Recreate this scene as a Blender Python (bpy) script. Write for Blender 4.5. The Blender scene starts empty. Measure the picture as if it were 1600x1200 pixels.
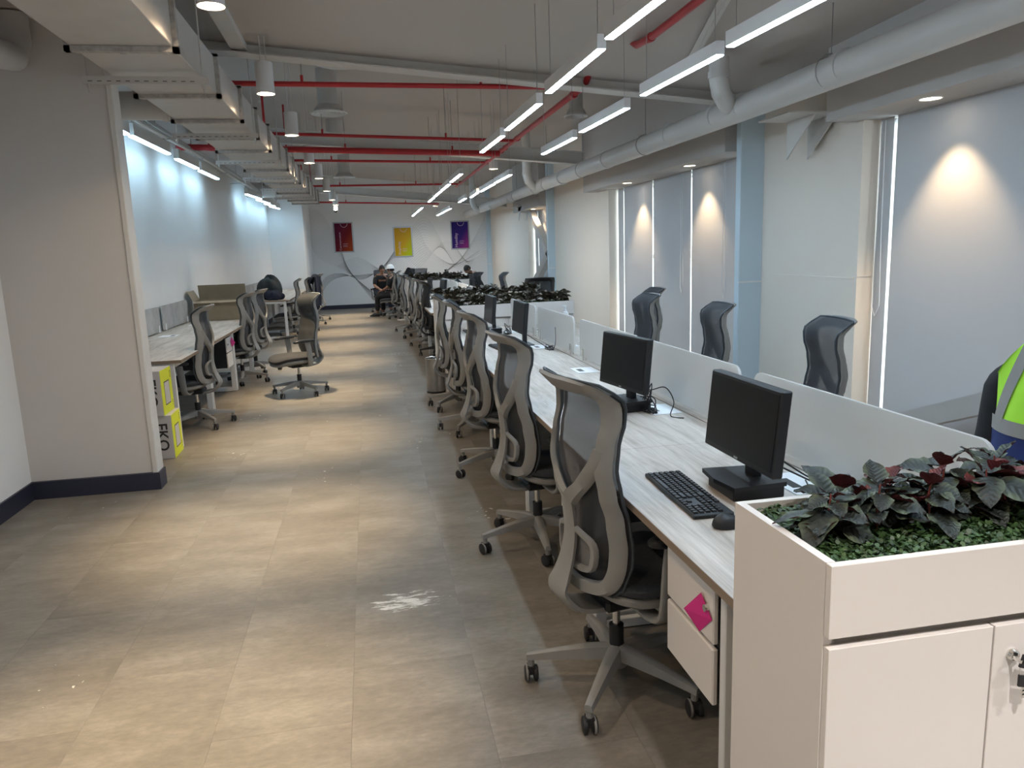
import bpy, math, random
from mathutils import Vector, Matrix
PI = math.pi
D = bpy.data
COL = bpy.context.scene.collection
sc = bpy.context.scene

# ------------------------------------------------------------------ camera
CAM_H = 1.55
yaw, pitch, roll, fpx = 0.18272346657337638, 0.17652580697426254, 0.03462707612122972, 1168.667714477339
cy, sy, cp, sp = math.cos(yaw), math.sin(yaw), math.cos(pitch), math.sin(pitch)
fw = Vector((sy*cp, cy*cp, -sp)); rt = Vector((cy, -sy, 0)); dn = fw.cross(rt)
cr, sr = math.cos(roll), math.sin(roll)
rt2 = cr*rt + sr*dn; dn2 = -sr*rt + cr*dn
cam = D.cameras.new('camera'); cam.sensor_width = 36; cam.lens = fpx/1600*36; cam.clip_start = 0.05; cam.clip_end = 200
co = D.objects.new('camera', cam); COL.objects.link(co)
m = Matrix.Identity(4)
for i in range(3):
    m[i][0] = rt2[i]; m[i][1] = -dn2[i]; m[i][2] = -fw[i]
m[0][3], m[1][3], m[2][3] = 0, 0, CAM_H
co.matrix_world = m
sc.camera = co
# ------------------------------------------------------------------ world, exposure, light levels
w = D.worlds.new('world'); sc.world = w; w.use_nodes = True
w.node_tree.nodes['Background'].inputs[0].default_value = (0.85, 0.93, 1.0, 1)
w.node_tree.nodes['Background'].inputs[1].default_value = 2.8
sc.view_settings.view_transform = 'Standard'; sc.view_settings.look = 'None'
sc.view_settings.exposure = 1.55; sc.view_settings.gamma = 1.0
sc.view_settings.use_curve_mapping = False
COOL = (0.62, 0.82, 1.0); WARM = (1.0, 0.77, 0.47); SOFT = (1.0, 0.73, 0.44)
LED = 27; LED_WALL = 9.5; PEND_W = 195; SOFFIT_W = 27

# ------------------------------------------------------------------ helpers
def tag(o, label=None, cat=None, group=None, kind=None):
    if label: o['label'] = label
    if cat: o['category'] = cat
    if group: o['group'] = group
    if kind: o['kind'] = kind
    return o
def empty(name, loc=(0, 0, 0), rz=0, label=None, cat=None, group=None, kind=None):
    o = D.objects.new(name, None); COL.objects.link(o); o.location = loc; o.rotation_euler = (0, 0, rz)
    o.empty_display_size = 0.1
    return tag(o, label, cat, group, kind)
class MB:
    def __init__(s): s.v = []; s.f = []; s.uv = None; s.mi = []
    def add(s, vs, fs, mi=0):
        b = len(s.v); s.v += [tuple(v) for v in vs]; s.f += [tuple(i+b for i in f) for f in fs]; s.mi += [mi]*len(fs)
        return s
    def box(s, x0, x1, y0, y1, z0, z1, mi=0):
        v = [(x0,y0,z0),(x1,y0,z0),(x1,y1,z0),(x0,y1,z0),(x0,y0,z1),(x1,y0,z1),(x1,y1,z1),(x0,y1,z1)]
        return s.add(v, [(0,3,2,1),(4,5,6,7),(0,1,5,4),(1,2,6,5),(2,3,7,6),(3,0,4,7)], mi)
    def bbox(s, x0, x1, y0, y1, z0, z1, b=0.004, mi=0):
        # box with chamfered vertical-ish edges everywhere
        vs = []; xs=(x0,x1); ys=(y0,y1); zs=(z0,z1)
        idx = {}
        for i in range(2):
            for j in range(2):
                for k in range(2):
                    sx = 1 if i == 0 else -1; sy_ = 1 if j == 0 else -1; sz = 1 if k == 0 else -1
                    idx[(i,j,k,'x')] = len(vs); vs.append((xs[i], ys[j]+sy_*b, zs[k]+sz*b))
                    idx[(i,j,k,'y')] = len(vs); vs.append((xs[i]+sx*b, ys[j], zs[k]+sz*b))
                    idx[(i,j,k,'z')] = len(vs); vs.append((xs[i]+sx*b, ys[j]+sy_*b, zs[k]))
        fs = []
        for i in range(2):
            q = [idx[(i,0,0,'x')], idx[(i,1,0,'x')], idx[(i,1,1,'x')], idx[(i,0,1,'x')]]
            fs.append(q if i else q[::-1])
            q = [idx[(0,i,0,'y')], idx[(1,i,0,'y')], idx[(1,i,1,'y')], idx[(0,i,1,'y')]]
            fs.append(q[::-1] if i else q)
            q = [idx[(0,0,i,'z')], idx[(1,0,i,'z')], idx[(1,1,i,'z')], idx[(0,1,i,'z')]]
            fs.append(q if i else q[::-1])
        def edge(a, b_, c, d): fs.append((a, b_, c, d))
        for i in range(2):
            for j in range(2):
                edge(idx[(i,j,0,'x')], idx[(i,j,1,'x')], idx[(i,j,1,'y')], idx[(i,j,0,'y')])
                edge(idx[(i,0,j,'x')], idx[(i,1,j,'x')], idx[(i,1,j,'z')], idx[(i,0,j,'z')])
                edge(idx[(0,i,j,'y')], idx[(1,i,j,'y')], idx[(1,i,j,'z')], idx[(0,i,j,'z')])
                for k in range(2): fs.append((idx[(i,j,k,'x')], idx[(i,j,k,'y')], idx[(i,j,k,'z')]))
        return s.add(vs, fs, mi)
    def tube(s, pts, r, n=10, closed=False, cap=True, mi=0, sx=1.0):
        pts = [Vector(p) for p in pts]; rs = r if isinstance(r, (list, tuple)) else [r]*len(pts)
        N = len(pts); rings = []; up = None; vs = []
        for i, p in enumerate(pts):
            if closed: t = pts[(i+1) % N]-pts[i-1]
            else: t = pts[min(i+1, N-1)]-pts[max(i-1, 0)]
            t.normalize()
            if up is None:
                up = Vector((0, 0, 1)) if abs(t.z) < 0.9 else Vector((0, 1, 0))
            a = t.cross(up)
            if a.length < 1e-5: a = t.cross(Vector((1, 0, 0.1)))
            a.normalize(); b = a.cross(t).normalized(); up = b
            for k in range(n):
                an = 2*PI*k/n
                vs.append(p+(a*math.cos(an)*sx+b*math.sin(an))*rs[i])
        fs = []
        for i in range(N if closed else N-1):
            for k in range(n):
                j = (i+1) % N
                fs.append((i*n+k, i*n+(k+1) % n, j*n+(k+1) % n, j*n+k))
        if not closed and cap:
            fs.append(tuple(range(n))[::-1]); fs.append(tuple((N-1)*n+k for k in range(n)))
        return s.add(vs, fs, mi)
    def cyl(s, p0, p1, r, n=16, r2=None, mi=0):
        return s.tube([p0, p1], [r, r if r2 is None else r2], n, mi=mi)
    def lathe(s, prof, n=24, c=(0, 0, 0), mi=0, close=False):
        vs = []; fs = []
        for (r, z) in prof:
            for k in range(n):
                a = 2*PI*k/n; vs.append((c[0]+r*math.cos(a), c[1]+r*math.sin(a), c[2]+z))
        M = len(prof)
        for i in range(M-1):
            for k in range(n):
                fs.append((i*n+k, i*n+(k+1) % n, (i+1)*n+(k+1) % n, (i+1)*n+k))
        if close:
            fs.append(tuple(range(n))[::-1]); fs.append(tuple((M-1)*n+k for k in range(n)))
        return s.add(vs, fs, mi)
    def grid(s, fn, nu, nv, mi=0, cu=False):
        vs = [fn(i/nu, j/nv) for j in range(nv+1) for i in range(nu+1)]
        fs = [(j*(nu+1)+i, j*(nu+1)+i+1, (j+1)*(nu+1)+i+1, (j+1)*(nu+1)+i) for j in range(nv) for i in range(nu)]
        return s.add(vs, fs, mi)
    def prism(s, poly, z0, z1, mi=0):
        n = len(poly)
        vs = [(x, y, z0) for x, y in poly]+[(x, y, z1) for x, y in poly]
        fs = [tuple(range(n))[::-1], tuple(range(n, 2*n))]+[(i, (i+1) % n, n+(i+1) % n, n+i) for i in range(n)]
        return s.add(vs, fs, mi)
    def xform(s, fn, start=0):
        s.v[start:] = [tuple(fn(Vector(v))) for v in s.v[start:]]; return s
    def mesh(s, name, mats, smooth=False, angle=35):
        me = D.meshes.new(name); me.from_pydata(s.v, [], s.f)
        for mt in (mats if isinstance(mats, (list, tuple)) else [mats]): me.materials.append(mt)
        for i, p in enumerate(me.polygons): p.material_index = s.mi[i]
        import bmesh
        bm = bmesh.new(); bm.from_mesh(me); bmesh.ops.recalc_face_normals(bm, faces=bm.faces); bm.to_mesh(me); bm.free()
        if smooth:
            me.shade_smooth() if hasattr(me, 'shade_smooth') else None
            try: me.set_sharp_from_angle(angle=math.radians(angle))
            except Exception: pass
        return me
    def build(s, name, mats, parent=None, smooth=False, loc=None, rz=None, angle=35, **kw):
        o = D.objects.new(name, s.mesh(name, mats, smooth, angle)); COL.objects.link(o)
        if parent: o.parent = parent
        if loc: o.location = loc
        if rz is not None: o.rotation_euler = (0, 0, rz)
        return tag(o, **kw) if kw else o
def kids(o): return [c for c in D.objects if c.parent == o]
_kid = {}
def dup(o, loc=None, rz=None, label=None, group=None, parent=None):
    c = o.copy(); COL.objects.link(c)
    if parent: c.parent = parent
    for ch in _kid.get(o.name) or _kid.setdefault(o.name, kids(o)): dup(ch, parent=c)
    if loc is not None: c.location = loc
    if rz is not None: c.rotation_euler = (0, 0, rz)
    if label: c['label'] = label
    if group: c['group'] = group
    return c

def mat(name, base, rough=0.5, metal=0.0, noise=0.0, scale=8.0, bump=0.0, bscale=60.0, spec=0.5, alpha=1.0, trans=0.0, emit=None, es=0.0, coat=0.0):
    m = D.materials.new(name); m.use_nodes = True; nt = m.node_tree; b = nt.nodes['Principled BSDF']
    b.inputs['Base Color'].default_value = (*base, 1); b.inputs['Roughness'].default_value = rough
    b.inputs['Metallic'].default_value = metal; b.inputs['Specular IOR Level'].default_value = spec
    b.inputs['Coat Weight'].default_value = coat
    if alpha < 1: b.inputs['Alpha'].default_value = alpha
    if trans: b.inputs['Transmission Weight'].default_value = trans
    if emit: b.inputs['Emission Color'].default_value = (*emit, 1); b.inputs['Emission Strength'].default_value = es
    tc = nt.nodes.new('ShaderNodeTexCoord')
    if noise:
        n = nt.nodes.new('ShaderNodeTexNoise'); n.inputs['Scale'].default_value = scale; n.inputs['Detail'].default_value = 5
        nt.links.new(tc.outputs['Object'], n.inputs['Vector'])
        r = nt.nodes.new('ShaderNodeMapRange'); r.inputs[1].default_value = 0.3; r.inputs[2].default_value = 0.7
        r.inputs[3].default_value = 1-noise; r.inputs[4].default_value = 1+noise
        nt.links.new(n.outputs[0], r.inputs[0])
        mx = nt.nodes.new('ShaderNodeVectorMath'); mx.operation = 'SCALE'; mx.inputs[0].default_value = base
        nt.links.new(r.outputs[0], mx.inputs['Scale']); nt.links.new(mx.outputs[0], b.inputs['Base Color'])
    if bump:
        n2 = nt.nodes.new('ShaderNodeTexNoise'); n2.inputs['Scale'].default_value = bscale
        nt.links.new(tc.outputs['Object'], n2.inputs['Vector'])
        bp = nt.nodes.new('ShaderNodeBump'); bp.inputs['Strength'].default_value = bump; bp.inputs['Distance'].default_value = 0.002
        nt.links.new(n2.outputs[0], bp.inputs['Height']); nt.links.new(bp.outputs[0], b.inputs['Normal'])
    return m
def emis(name, col, s):
    m = D.materials.new(name); m.use_nodes = True; nt = m.node_tree; nt.nodes.clear()
    e = nt.nodes.new('ShaderNodeEmission'); e.inputs[0].default_value = (*col, 1); e.inputs[1].default_value = s
    o = nt.nodes.new('ShaderNodeOutputMaterial'); nt.links.new(e.outputs[0], o.inputs[0]); return m

M = {}
M['wall'] = mat('wall_paint', (0.74, 0.72, 0.70), 0.75, noise=0.02, scale=1.5, bump=0.05)
M['wall_blue'] = mat('wall_paint_cool_white', (0.78, 0.79, 0.80), 0.7, noise=0.02, scale=1.2)
M['wallgrey'] = mat('wall_paint_grey', (0.58, 0.555, 0.535), 0.75, noise=0.03, scale=1.2, bump=0.05)
M['ceil'] = mat('ceiling_paint', (0.48, 0.44, 0.41), 0.85, noise=0.04, scale=0.7)
M['steel_white'] = mat('white_painted_steel', (0.62, 0.60, 0.57), 0.5, noise=0.03, scale=4)
M['duct'] = mat('painted_duct', (0.50, 0.48, 0.46), 0.45, noise=0.04, scale=6, bump=0.08, bscale=20)
M['ductdark'] = mat('duct_sealant', (0.40, 0.38, 0.36), 0.6, noise=0.2, scale=30, bump=0.4, bscale=50)
M['pipe_white'] = mat('painted_pipe', (0.62, 0.62, 0.61), 0.4, noise=0.03, scale=3)
M['pipe_red'] = mat('red_pipe_paint', (0.42, 0.018, 0.025), 0.4, noise=0.08, scale=5)
M['casing'] = mat('pale_blue_casing', (0.58, 0.70, 0.78), 0.6)  # one even pale blue over the whole casing
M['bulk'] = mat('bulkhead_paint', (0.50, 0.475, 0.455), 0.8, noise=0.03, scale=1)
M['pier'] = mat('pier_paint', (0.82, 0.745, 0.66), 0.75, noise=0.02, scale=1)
M['blackskirt'] = mat('navy_black_skirting', (0.022, 0.024, 0.045), 0.45)
M['frame'] = mat('warm_grey_plastic', (0.235, 0.232, 0.225), 0.42, noise=0.02, scale=20)
M['frame_dark'] = mat('dark_trim', (0.03, 0.04, 0.05), 0.5)
M['seat'] = mat('dark_seat_fabric', (0.035, 0.04, 0.05), 0.85, noise=0.2, scale=90, bump=0.4, bscale=300)
M['seat_grey'] = mat('grey_seat_fabric', (0.035, 0.035, 0.038), 0.95, noise=0.2, scale=90, bump=0.4, bscale=300)
M['black'] = mat('black_plastic', (0.009, 0.010, 0.013), 0.45, bump=0.1, bscale=200)
M['black_gloss'] = mat('black_screen', (0.006, 0.007, 0.009), 0.4, spec=0.3)
M['rubber'] = mat('black_rubber', (0.012, 0.012, 0.014), 0.6)
M['chrome'] = mat('chrome', (0.75, 0.74, 0.72), 0.18, metal=1.0)
M['brushed'] = mat('brushed_steel', (0.42, 0.42, 0.42), 0.35, metal=1.0, noise=0.05, scale=30)
M['deskwhite'] = mat('white_powder_coat', (0.66, 0.66, 0.66), 0.4)
M['lam_white'] = mat('white_laminate', (0.70, 0.66, 0.63), 0.45, noise=0.01, scale=2)
M['edge'] = mat('brown_edge_band', (0.22, 0.16, 0.115), 0.5)
M['white_pl'] = mat('white_plastic', (0.78, 0.80, 0.82), 0.4)
M['note'] = mat('magenta_paper', (0.62, 0.02, 0.22), 0.7)
M['card'] = mat('brown_cardboard', (0.30, 0.24, 0.165), 0.85, noise=0.06, scale=12)
M['boxwhite'] = mat('box_print_grey', (0.50, 0.475, 0.47), 0.7, noise=0.03, scale=9)
M['boxyellow'] = mat('box_print_yellow', (0.62, 0.66, 0.02), 0.6)
M['ink'] = mat('black_ink', (0.02, 0.02, 0.02), 0.6)
M['silver'] = mat('silver_frame', (0.42, 0.44, 0.46), 0.35, metal=0.6)
M['navy'] = mat('navy_cloth', (0.012, 0.016, 0.04), 0.9, noise=0.3, scale=20, bump=0.5, bscale=30)
M['dkgreen'] = mat('dark_teal_bag', (0.012, 0.022, 0.028), 0.7, noise=0.4, scale=14)
M['bcloth'] = mat('black_cloth', (0.012, 0.012, 0.014), 0.9, noise=0.3, scale=15, bump=0.4, bscale=60)
M['jeans'] = mat('dark_denim', (0.018, 0.028, 0.05), 0.9, noise=0.2, scale=20)
M['skin'] = mat('skin', (0.28, 0.15, 0.10), 0.55, noise=0.05, scale=10)
M['hair'] = mat('dark_hair', (0.02, 0.016, 0.014), 0.8)
M['beard'] = mat('grey_beard', (0.35, 0.33, 0.30), 0.9)
M['hat'] = mat('white_hat', (0.75, 0.76, 0.76), 0.5)
M['hiyel'] = mat('hi_vis_yellow', (0.42, 0.85, 0.05), 0.7, noise=0.05, scale=8, emit=(0.4, 0.9, 0.05), es=0.0)
M['reflect'] = mat('reflective_grey_tape', (0.26, 0.25, 0.24), 0.5)
M['blue'] = mat('royal_blue_cloth', (0.007, 0.02, 0.115), 0.8, noise=0.1, scale=10)
M['leaf_far'] = mat('dark_foliage', (0.075, 0.062, 0.042), 0.5, noise=0.6, scale=25)
M['joint'] = mat('floor_joint', (0.10, 0.09, 0.075), 0.8)
M['soil'] = mat('dark_soil', (0.015, 0.02, 0.010), 0.9)
M['moss'] = mat('moss_green', (0.038, 0.078, 0.022), 0.5, noise=0.7, scale=35)
M['line'] = mat('mural_ink', (0.14, 0.14, 0.15), 0.8, alpha=0.45)
M['led'] = emis('led_cool', COOL, LED); M['ledw'] = emis('led_wall_washer', (0.50, 0.80, 1.0), LED_WALL)
M['lampw'] = emis('warm_lamp_glow', (1, 0.86, 0.66), 6.0)
M['lampr'] = emis('added_rear_lamp', (1, 0.90, 0.80), 60.0)  # glow of the extra downlights added out of view
M['lamps'] = emis('warm_reflector_lamp', (1, 0.76, 0.50), 380.0)
M['label'] = mat('white_paper', (0.75, 0.75, 0.75), 0.6)

def node_mat(name):
    m = D.materials.new(name); m.use_nodes = True; nt = m.node_tree; return m, nt, nt.nodes['Principled BSDF']
def N(nt, t, **kw):
    n = nt.nodes.new(t)
    for k, v in kw.items():
        if k.startswith('_'): setattr(n, k[1:], v)
        else: n.inputs[k.replace('__', ' ')].default_value = v
    return n
def ramp(nt, stops):
    r = nt.nodes.new('ShaderNodeValToRGB'); e = r.color_ramp.elements
    while len(e) < len(stops): e.new(0.5)
    for i, (p, c) in enumerate(stops): e[i].position = p; e[i].color = (*c, 1)
    return r
# floor tile material: mottled concrete look vinyl
m, nt, b = node_mat('concrete_look_vinyl'); L = nt.links.new
geo = N(nt, 'ShaderNodeNewGeometry'); oi = N(nt, 'ShaderNodeObjectInfo')
mp = N(nt, 'ShaderNodeVectorMath', _operation='MULTIPLY'); mp.inputs[1].default_value = (1.0, 2.2, 1.0); L(geo.outputs['Position'], mp.inputs[0])
add = N(nt, 'ShaderNodeVectorMath', _operation='ADD'); L(mp.outputs[0], add.inputs[0])
rnd = N(nt, 'ShaderNodeMath', _operation='MULTIPLY'); rnd.inputs[1].default_value = 6.0; L(oi.outputs['Random'], rnd.inputs[0]); L(rnd.outputs[0], add.inputs[1])
n1 = N(nt, 'ShaderNodeTexNoise', Scale=2.2, Detail=9.0, Roughness=0.62); L(add.outputs[0], n1.inputs['Vector'])
r1 = ramp(nt, [(0.28, (0.138, 0.122, 0.102)), (0.5, (0.180, 0.162, 0.138)), (0.72, (0.235, 0.216, 0.190))]); L(n1.outputs[0], r1.inputs[0])
n2 = N(nt, 'ShaderNodeTexNoise', Scale=22.0, Detail=6.0, Roughness=0.7); L(add.outputs[0], n2.inputs['Vector'])
mx = N(nt, 'ShaderNodeMixRGB', _blend_type='OVERLAY', Fac=0.45); L(r1.outputs[0], mx.inputs[1]); L(n2.outputs[0], mx.inputs[2])
vr = N(nt, 'ShaderNodeMapRange'); vr.inputs[3].default_value = 0.985; vr.inputs[4].default_value = 1.015; L(oi.outputs['Random'], vr.inputs[0])
sc_ = N(nt, 'ShaderNodeVectorMath', _operation='SCALE'); L(mx.outputs[0], sc_.inputs[0]); L(vr.outputs[0], sc_.inputs['Scale'])
# white paint scuff with its own shape
sub = N(nt, 'ShaderNodeVectorMath', _operation='SUBTRACT'); sub.inputs[1].default_value = (0.08, 3.21, 0); L(geo.outputs['Position'], sub.inputs[0])
dv = N(nt, 'ShaderNodeVectorMath', _operation='MULTIPLY'); dv.inputs[1].default_value = (5.2, 7.5, 0); L(sub.outputs[0], dv.inputs[0])
ln = N(nt, 'ShaderNodeVectorMath', _operation='LENGTH'); L(dv.outputs[0], ln.inputs[0])
st = N(nt, 'ShaderNodeMapping'); st.inputs['Scale'].default_value = (9, 34, 1); st.inputs['Rotation'].default_value = (0, 0, -0.25); L(geo.outputs['Position'], st.inputs[0])
n3 = N(nt, 'ShaderNodeTexNoise', Scale=1.0, Detail=6.0, Roughness=0.7); L(st.outputs[0], n3.inputs['Vector'])
a1 = N(nt, 'ShaderNodeMath', _operation='MULTIPLY'); a1.inputs[1].default_value = 0.26; L(ln.outputs['Value'], a1.inputs[0])
a2 = N(nt, 'ShaderNodeMath', _operation='SUBTRACT'); L(n3.outputs[0], a2.inputs[0]); L(a1.outputs[0], a2.inputs[1])
a3 = N(nt, 'ShaderNodeMapRange'); a3.inputs[1].default_value = 0.36; a3.inputs[2].default_value = 0.44; L(a2.outputs[0], a3.inputs[0])
# small droplets
n4 = N(nt, 'ShaderNodeTexNoise', Scale=26.0, Detail=2.0); L(geo.outputs['Position'], n4.inputs['Vector'])
n5 = N(nt, 'ShaderNodeTexNoise', Scale=1.3, Detail=0.0); L(geo.outputs['Position'], n5.inputs['Vector'])
d1 = N(nt, 'ShaderNodeMath', _operation='MULTIPLY'); L(n4.outputs[0], d1.inputs[0]); L(n5.outputs[0], d1.inputs[1])
d2 = N(nt, 'ShaderNodeMapRange'); d2.inputs[1].default_value = 0.497; d2.inputs[2].default_value = 0.51; L(d1.outputs[0], d2.inputs[0])
mxx = N(nt, 'ShaderNodeMath', _operation='MAXIMUM'); L(a3.outputs[0], mxx.inputs[0]); L(d2.outputs[0], mxx.inputs[1])
m2 = N(nt, 'ShaderNodeMixRGB'); m2.inputs[2].default_value = (0.62, 0.60, 0.56, 1); L(sc_.outputs[0], m2.inputs[1]); L(mxx.outputs[0], m2.inputs[0])
L(m2.outputs[0], b.inputs['Base Color']); b.inputs['Roughness'].default_value = 0.42; b.inputs['Specular IOR Level'].default_value = 0.4
rr = N(nt, 'ShaderNodeMapRange'); rr.inputs[3].default_value = 0.36; rr.inputs[4].default_value = 0.55; L(n2.outputs[0], rr.inputs[0]); L(rr.outputs[0], b.inputs['Roughness'])
M['floor'] = m
# pale oak laminate, grain along Y
m, nt, b = node_mat('pale_oak_laminate'); L = nt.links.new
geo = N(nt, 'ShaderNodeNewGeometry')
mp = N(nt, 'ShaderNodeMapping'); mp.inputs['Scale'].default_value = (14, 1.6, 6); L(geo.outputs['Position'], mp.inputs[0])
n0 = N(nt, 'ShaderNodeTexNoise', Scale=0.8, Detail=3.0); L(mp.outputs[0], n0.inputs['Vector'])
n1 = N(nt, 'ShaderNodeTexNoise', Scale=1.0, Detail=8.0, Roughness=0.65, Distortion=0.6); L(mp.outputs[0], n1.inputs['Vector'])
mp2 = N(nt, 'ShaderNodeMapping'); mp2.inputs['Scale'].default_value = (130, 5, 6); L(geo.outputs['Position'], mp2.inputs[0])
n2 = N(nt, 'ShaderNodeTexNoise', Scale=1.0, Detail=4.0); L(mp2.outputs[0], n2.inputs['Vector'])
r1 = ramp(nt, [(0.30, (0.27, 0.225, 0.18)), (0.48, (0.45, 0.405, 0.36)), (0.68, (0.57, 0.53, 0.485))]); L(n1.outputs[0], r1.inputs[0])
mx = N(nt, 'ShaderNodeMixRGB', _blend_type='OVERLAY', Fac=0.35); L(r1.outputs[0], mx.inputs[1]); L(n2.outputs[0], mx.inputs[2])
L(mx.outputs[0], b.inputs['Base Color']); b.inputs['Roughness'].default_value = 0.5
M['oak'] = m
# mesh fabric
def mesh_fabric(name, col, thr):
    m, nt, b = node_mat(name); L = nt.links.new
    b.inputs['Base Color'].default_value = (*col, 1); b.inputs['Roughness'].default_value = 0.8
    tc = N(nt, 'ShaderNodeTexCoord')
    n = N(nt, 'ShaderNodeTexNoise', Scale=9.0, Detail=3.0); L(tc.outputs['Object'], n.inputs['Vector'])
    tr = N(nt, 'ShaderNodeBsdfTransparent'); ms = N(nt, 'ShaderNodeMixShader')
    gt = N(nt, 'ShaderNodeMapRange'); gt.inputs[3].default_value = thr-0.04; gt.inputs[4].default_value = thr+0.04; L(n.outputs[0], gt.inputs[0])
    L(gt.outputs[0], ms.inputs[0]); L(tr.outputs[0], ms.inputs[1]); L(b.outputs[0], ms.inputs[2])
    L(ms.outputs[0], nt.nodes['Material Output'].inputs[0]); return m
M['mesh'] = mesh_fabric('dark_grey_mesh', (0.035, 0.037, 0.043), 0.85)
M['mesh_light'] = mesh_fabric('grey_mesh', (0.035, 0.035, 0.036), 0.92)
M['mesh_black'] = mesh_fabric('black_mesh', (0.012, 0.013, 0.016), 0.88)
# frosted acrylic
m, nt, b = node_mat('frosted_acrylic'); L = nt.links.new
b.inputs['Base Color'].default_value = (0.78, 0.78, 0.78, 1); b.inputs['Roughness'].default_value = 0.35
tl = N(nt, 'ShaderNodeBsdfTranslucent'); tl.inputs[0].default_value = (0.85, 0.86, 0.86, 1); ms = N(nt, 'ShaderNodeMixShader', Fac=0.45)
L(b.outputs[0], ms.inputs[1]); L(tl.outputs[0], ms.inputs[2])
tr = N(nt, 'ShaderNodeBsdfTransparent'); ms2 = N(nt, 'ShaderNodeMixShader', Fac=0.12); L(ms.outputs[0], ms2.inputs[1]); L(tr.outputs[0], ms2.inputs[2])
L(ms2.outputs[0], nt.nodes['Material Output'].inputs[0]); M['frost'] = m
m, nt, b = node_mat('marbled_acrylic'); L = nt.links.new
tc = N(nt, 'ShaderNodeTexCoord'); n1 = N(nt, 'ShaderNodeTexNoise', Scale=5.0, Detail=8.0, Roughness=0.7); L(tc.outputs['Object'], n1.inputs['Vector'])
r1 = ramp(nt, [(0.3, (0.30, 0.31, 0.32)), (0.7, (0.50, 0.51, 0.52))]); L(n1.outputs[0], r1.inputs[0]); L(r1.outputs[0], b.inputs['Base Color']); M['marble'] = m
# roller blind
m, nt, b = node_mat('roller_blind_fabric'); L = nt.links.new
b.inputs['Base Color'].default_value = (0.58, 0.57, 0.565, 1); b.inputs['Roughness'].default_value = 0.9
tl = N(nt, 'ShaderNodeBsdfTranslucent'); tl.inputs[0].default_value = (0.44, 0.47, 0.52, 1); ms = N(nt, 'ShaderNodeMixShader', Fac=0.19)
L(b.outputs[0], ms.inputs[1]); L(tl.outputs[0], ms.inputs[2]); L(ms.outputs[0], nt.nodes['Material Output'].inputs[0]); M['blind'] = m
# glass
m, nt, b = node_mat('window_glass'); L = nt.links.new
gl = N(nt, 'ShaderNodeBsdfGlossy', Roughness=0.02); tr = N(nt, 'ShaderNodeBsdfTransparent'); ms = N(nt, 'ShaderNodeMixShader', Fac=0.08)
tr.inputs[0].default_value = (0.92, 0.97, 0.97, 1)
L(tr.outputs[0], ms.inputs[1]); L(gl.outputs[0], ms.inputs[2]); L(ms.outputs[0], nt.nodes['Material Output'].inputs[0]); M['glass'] = m
# begonia leaf (uv: u across -1..1, v along)
def leafmat(name, c_in, c_edge, c_back):
    m, nt, b = node_mat(name); L = nt.links.new
    uv = N(nt, 'ShaderNodeUVMap'); sp_ = N(nt, 'ShaderNodeSeparateXYZ'); L(uv.outputs[0], sp_.inputs[0])
    ab = N(nt, 'ShaderNodeMath', _operation='SUBTRACT'); ab.inputs[1].default_value = 0.5; L(sp_.outputs[0], ab.inputs[0])
    ab2 = N(nt, 'ShaderNodeMath', _operation='ABSOLUTE'); L(ab.outputs[0], ab2.inputs[0])
    # herringbone veins
    k = N(nt, 'ShaderNodeMath', _operation='MULTIPLY_ADD'); k.inputs[1].default_value = -0.55; L(ab2.outputs[0], k.inputs[0]); L(sp_.outputs[1], k.inputs[2])
    k2 = N(nt, 'ShaderNodeMath', _operation='MULTIPLY'); k2.inputs[1].default_value = 44.0; L(k.outputs[0], k2.inputs[0])
    s_ = N(nt, 'ShaderNodeMath', _operation='SINE'); L(k2.outputs[0], s_.inputs[0])
    n = N(nt, 'ShaderNodeTexNoise', Scale=9.0, Detail=4.0); L(uv.outputs[0], n.inputs['Vector'])
    e = N(nt, 'ShaderNodeMath', _operation='MULTIPLY_ADD'); e.inputs[1].default_value = 0.18; L(n.outputs[0], e.inputs[0]); L(ab2.outputs[0], e.inputs[2])
    e2 = N(nt, 'ShaderNodeMath', _operation='MULTIPLY_ADD'); e2.inputs[1].default_value = 0.025; L(s_.outputs[0], e2.inputs[0]); L(e.outputs[0], e2.inputs[2])
    r = ramp(nt, [(0.06, tuple(c*0.55 for c in c_in)), (0.30, c_in), (0.56, c_edge)]); L(e2.outputs[0], r.inputs[0])
    g = N(nt, 'ShaderNodeNewGeometry'); mx = N(nt, 'ShaderNodeMixRGB'); mx.inputs[2].default_value = (*c_back, 1)
    L(g.outputs['Backfacing'], mx.inputs[0]); L(r.outputs[0], mx.inputs[1]); L(mx.outputs[0], b.inputs['Base Color'])
    bp = N(nt, 'ShaderNodeBump', Strength=0.25, Distance=0.003); L(s_.outputs[0], bp.inputs['Height']); L(bp.outputs[0], b.inputs['Normal'])
    b.inputs['Roughness'].default_value = 0.55; return m
M['leaf'] = leafmat('begonia_leaf_green', (0.022, 0.030, 0.026), (0.085, 0.11, 0.065), (0.10, 0.015, 0.018))
M['leaf_red'] = leafmat('begonia_leaf_red', (0.10, 0.015, 0.02), (0.20, 0.045, 0.035), (0.14, 0.02, 0.03))

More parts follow.
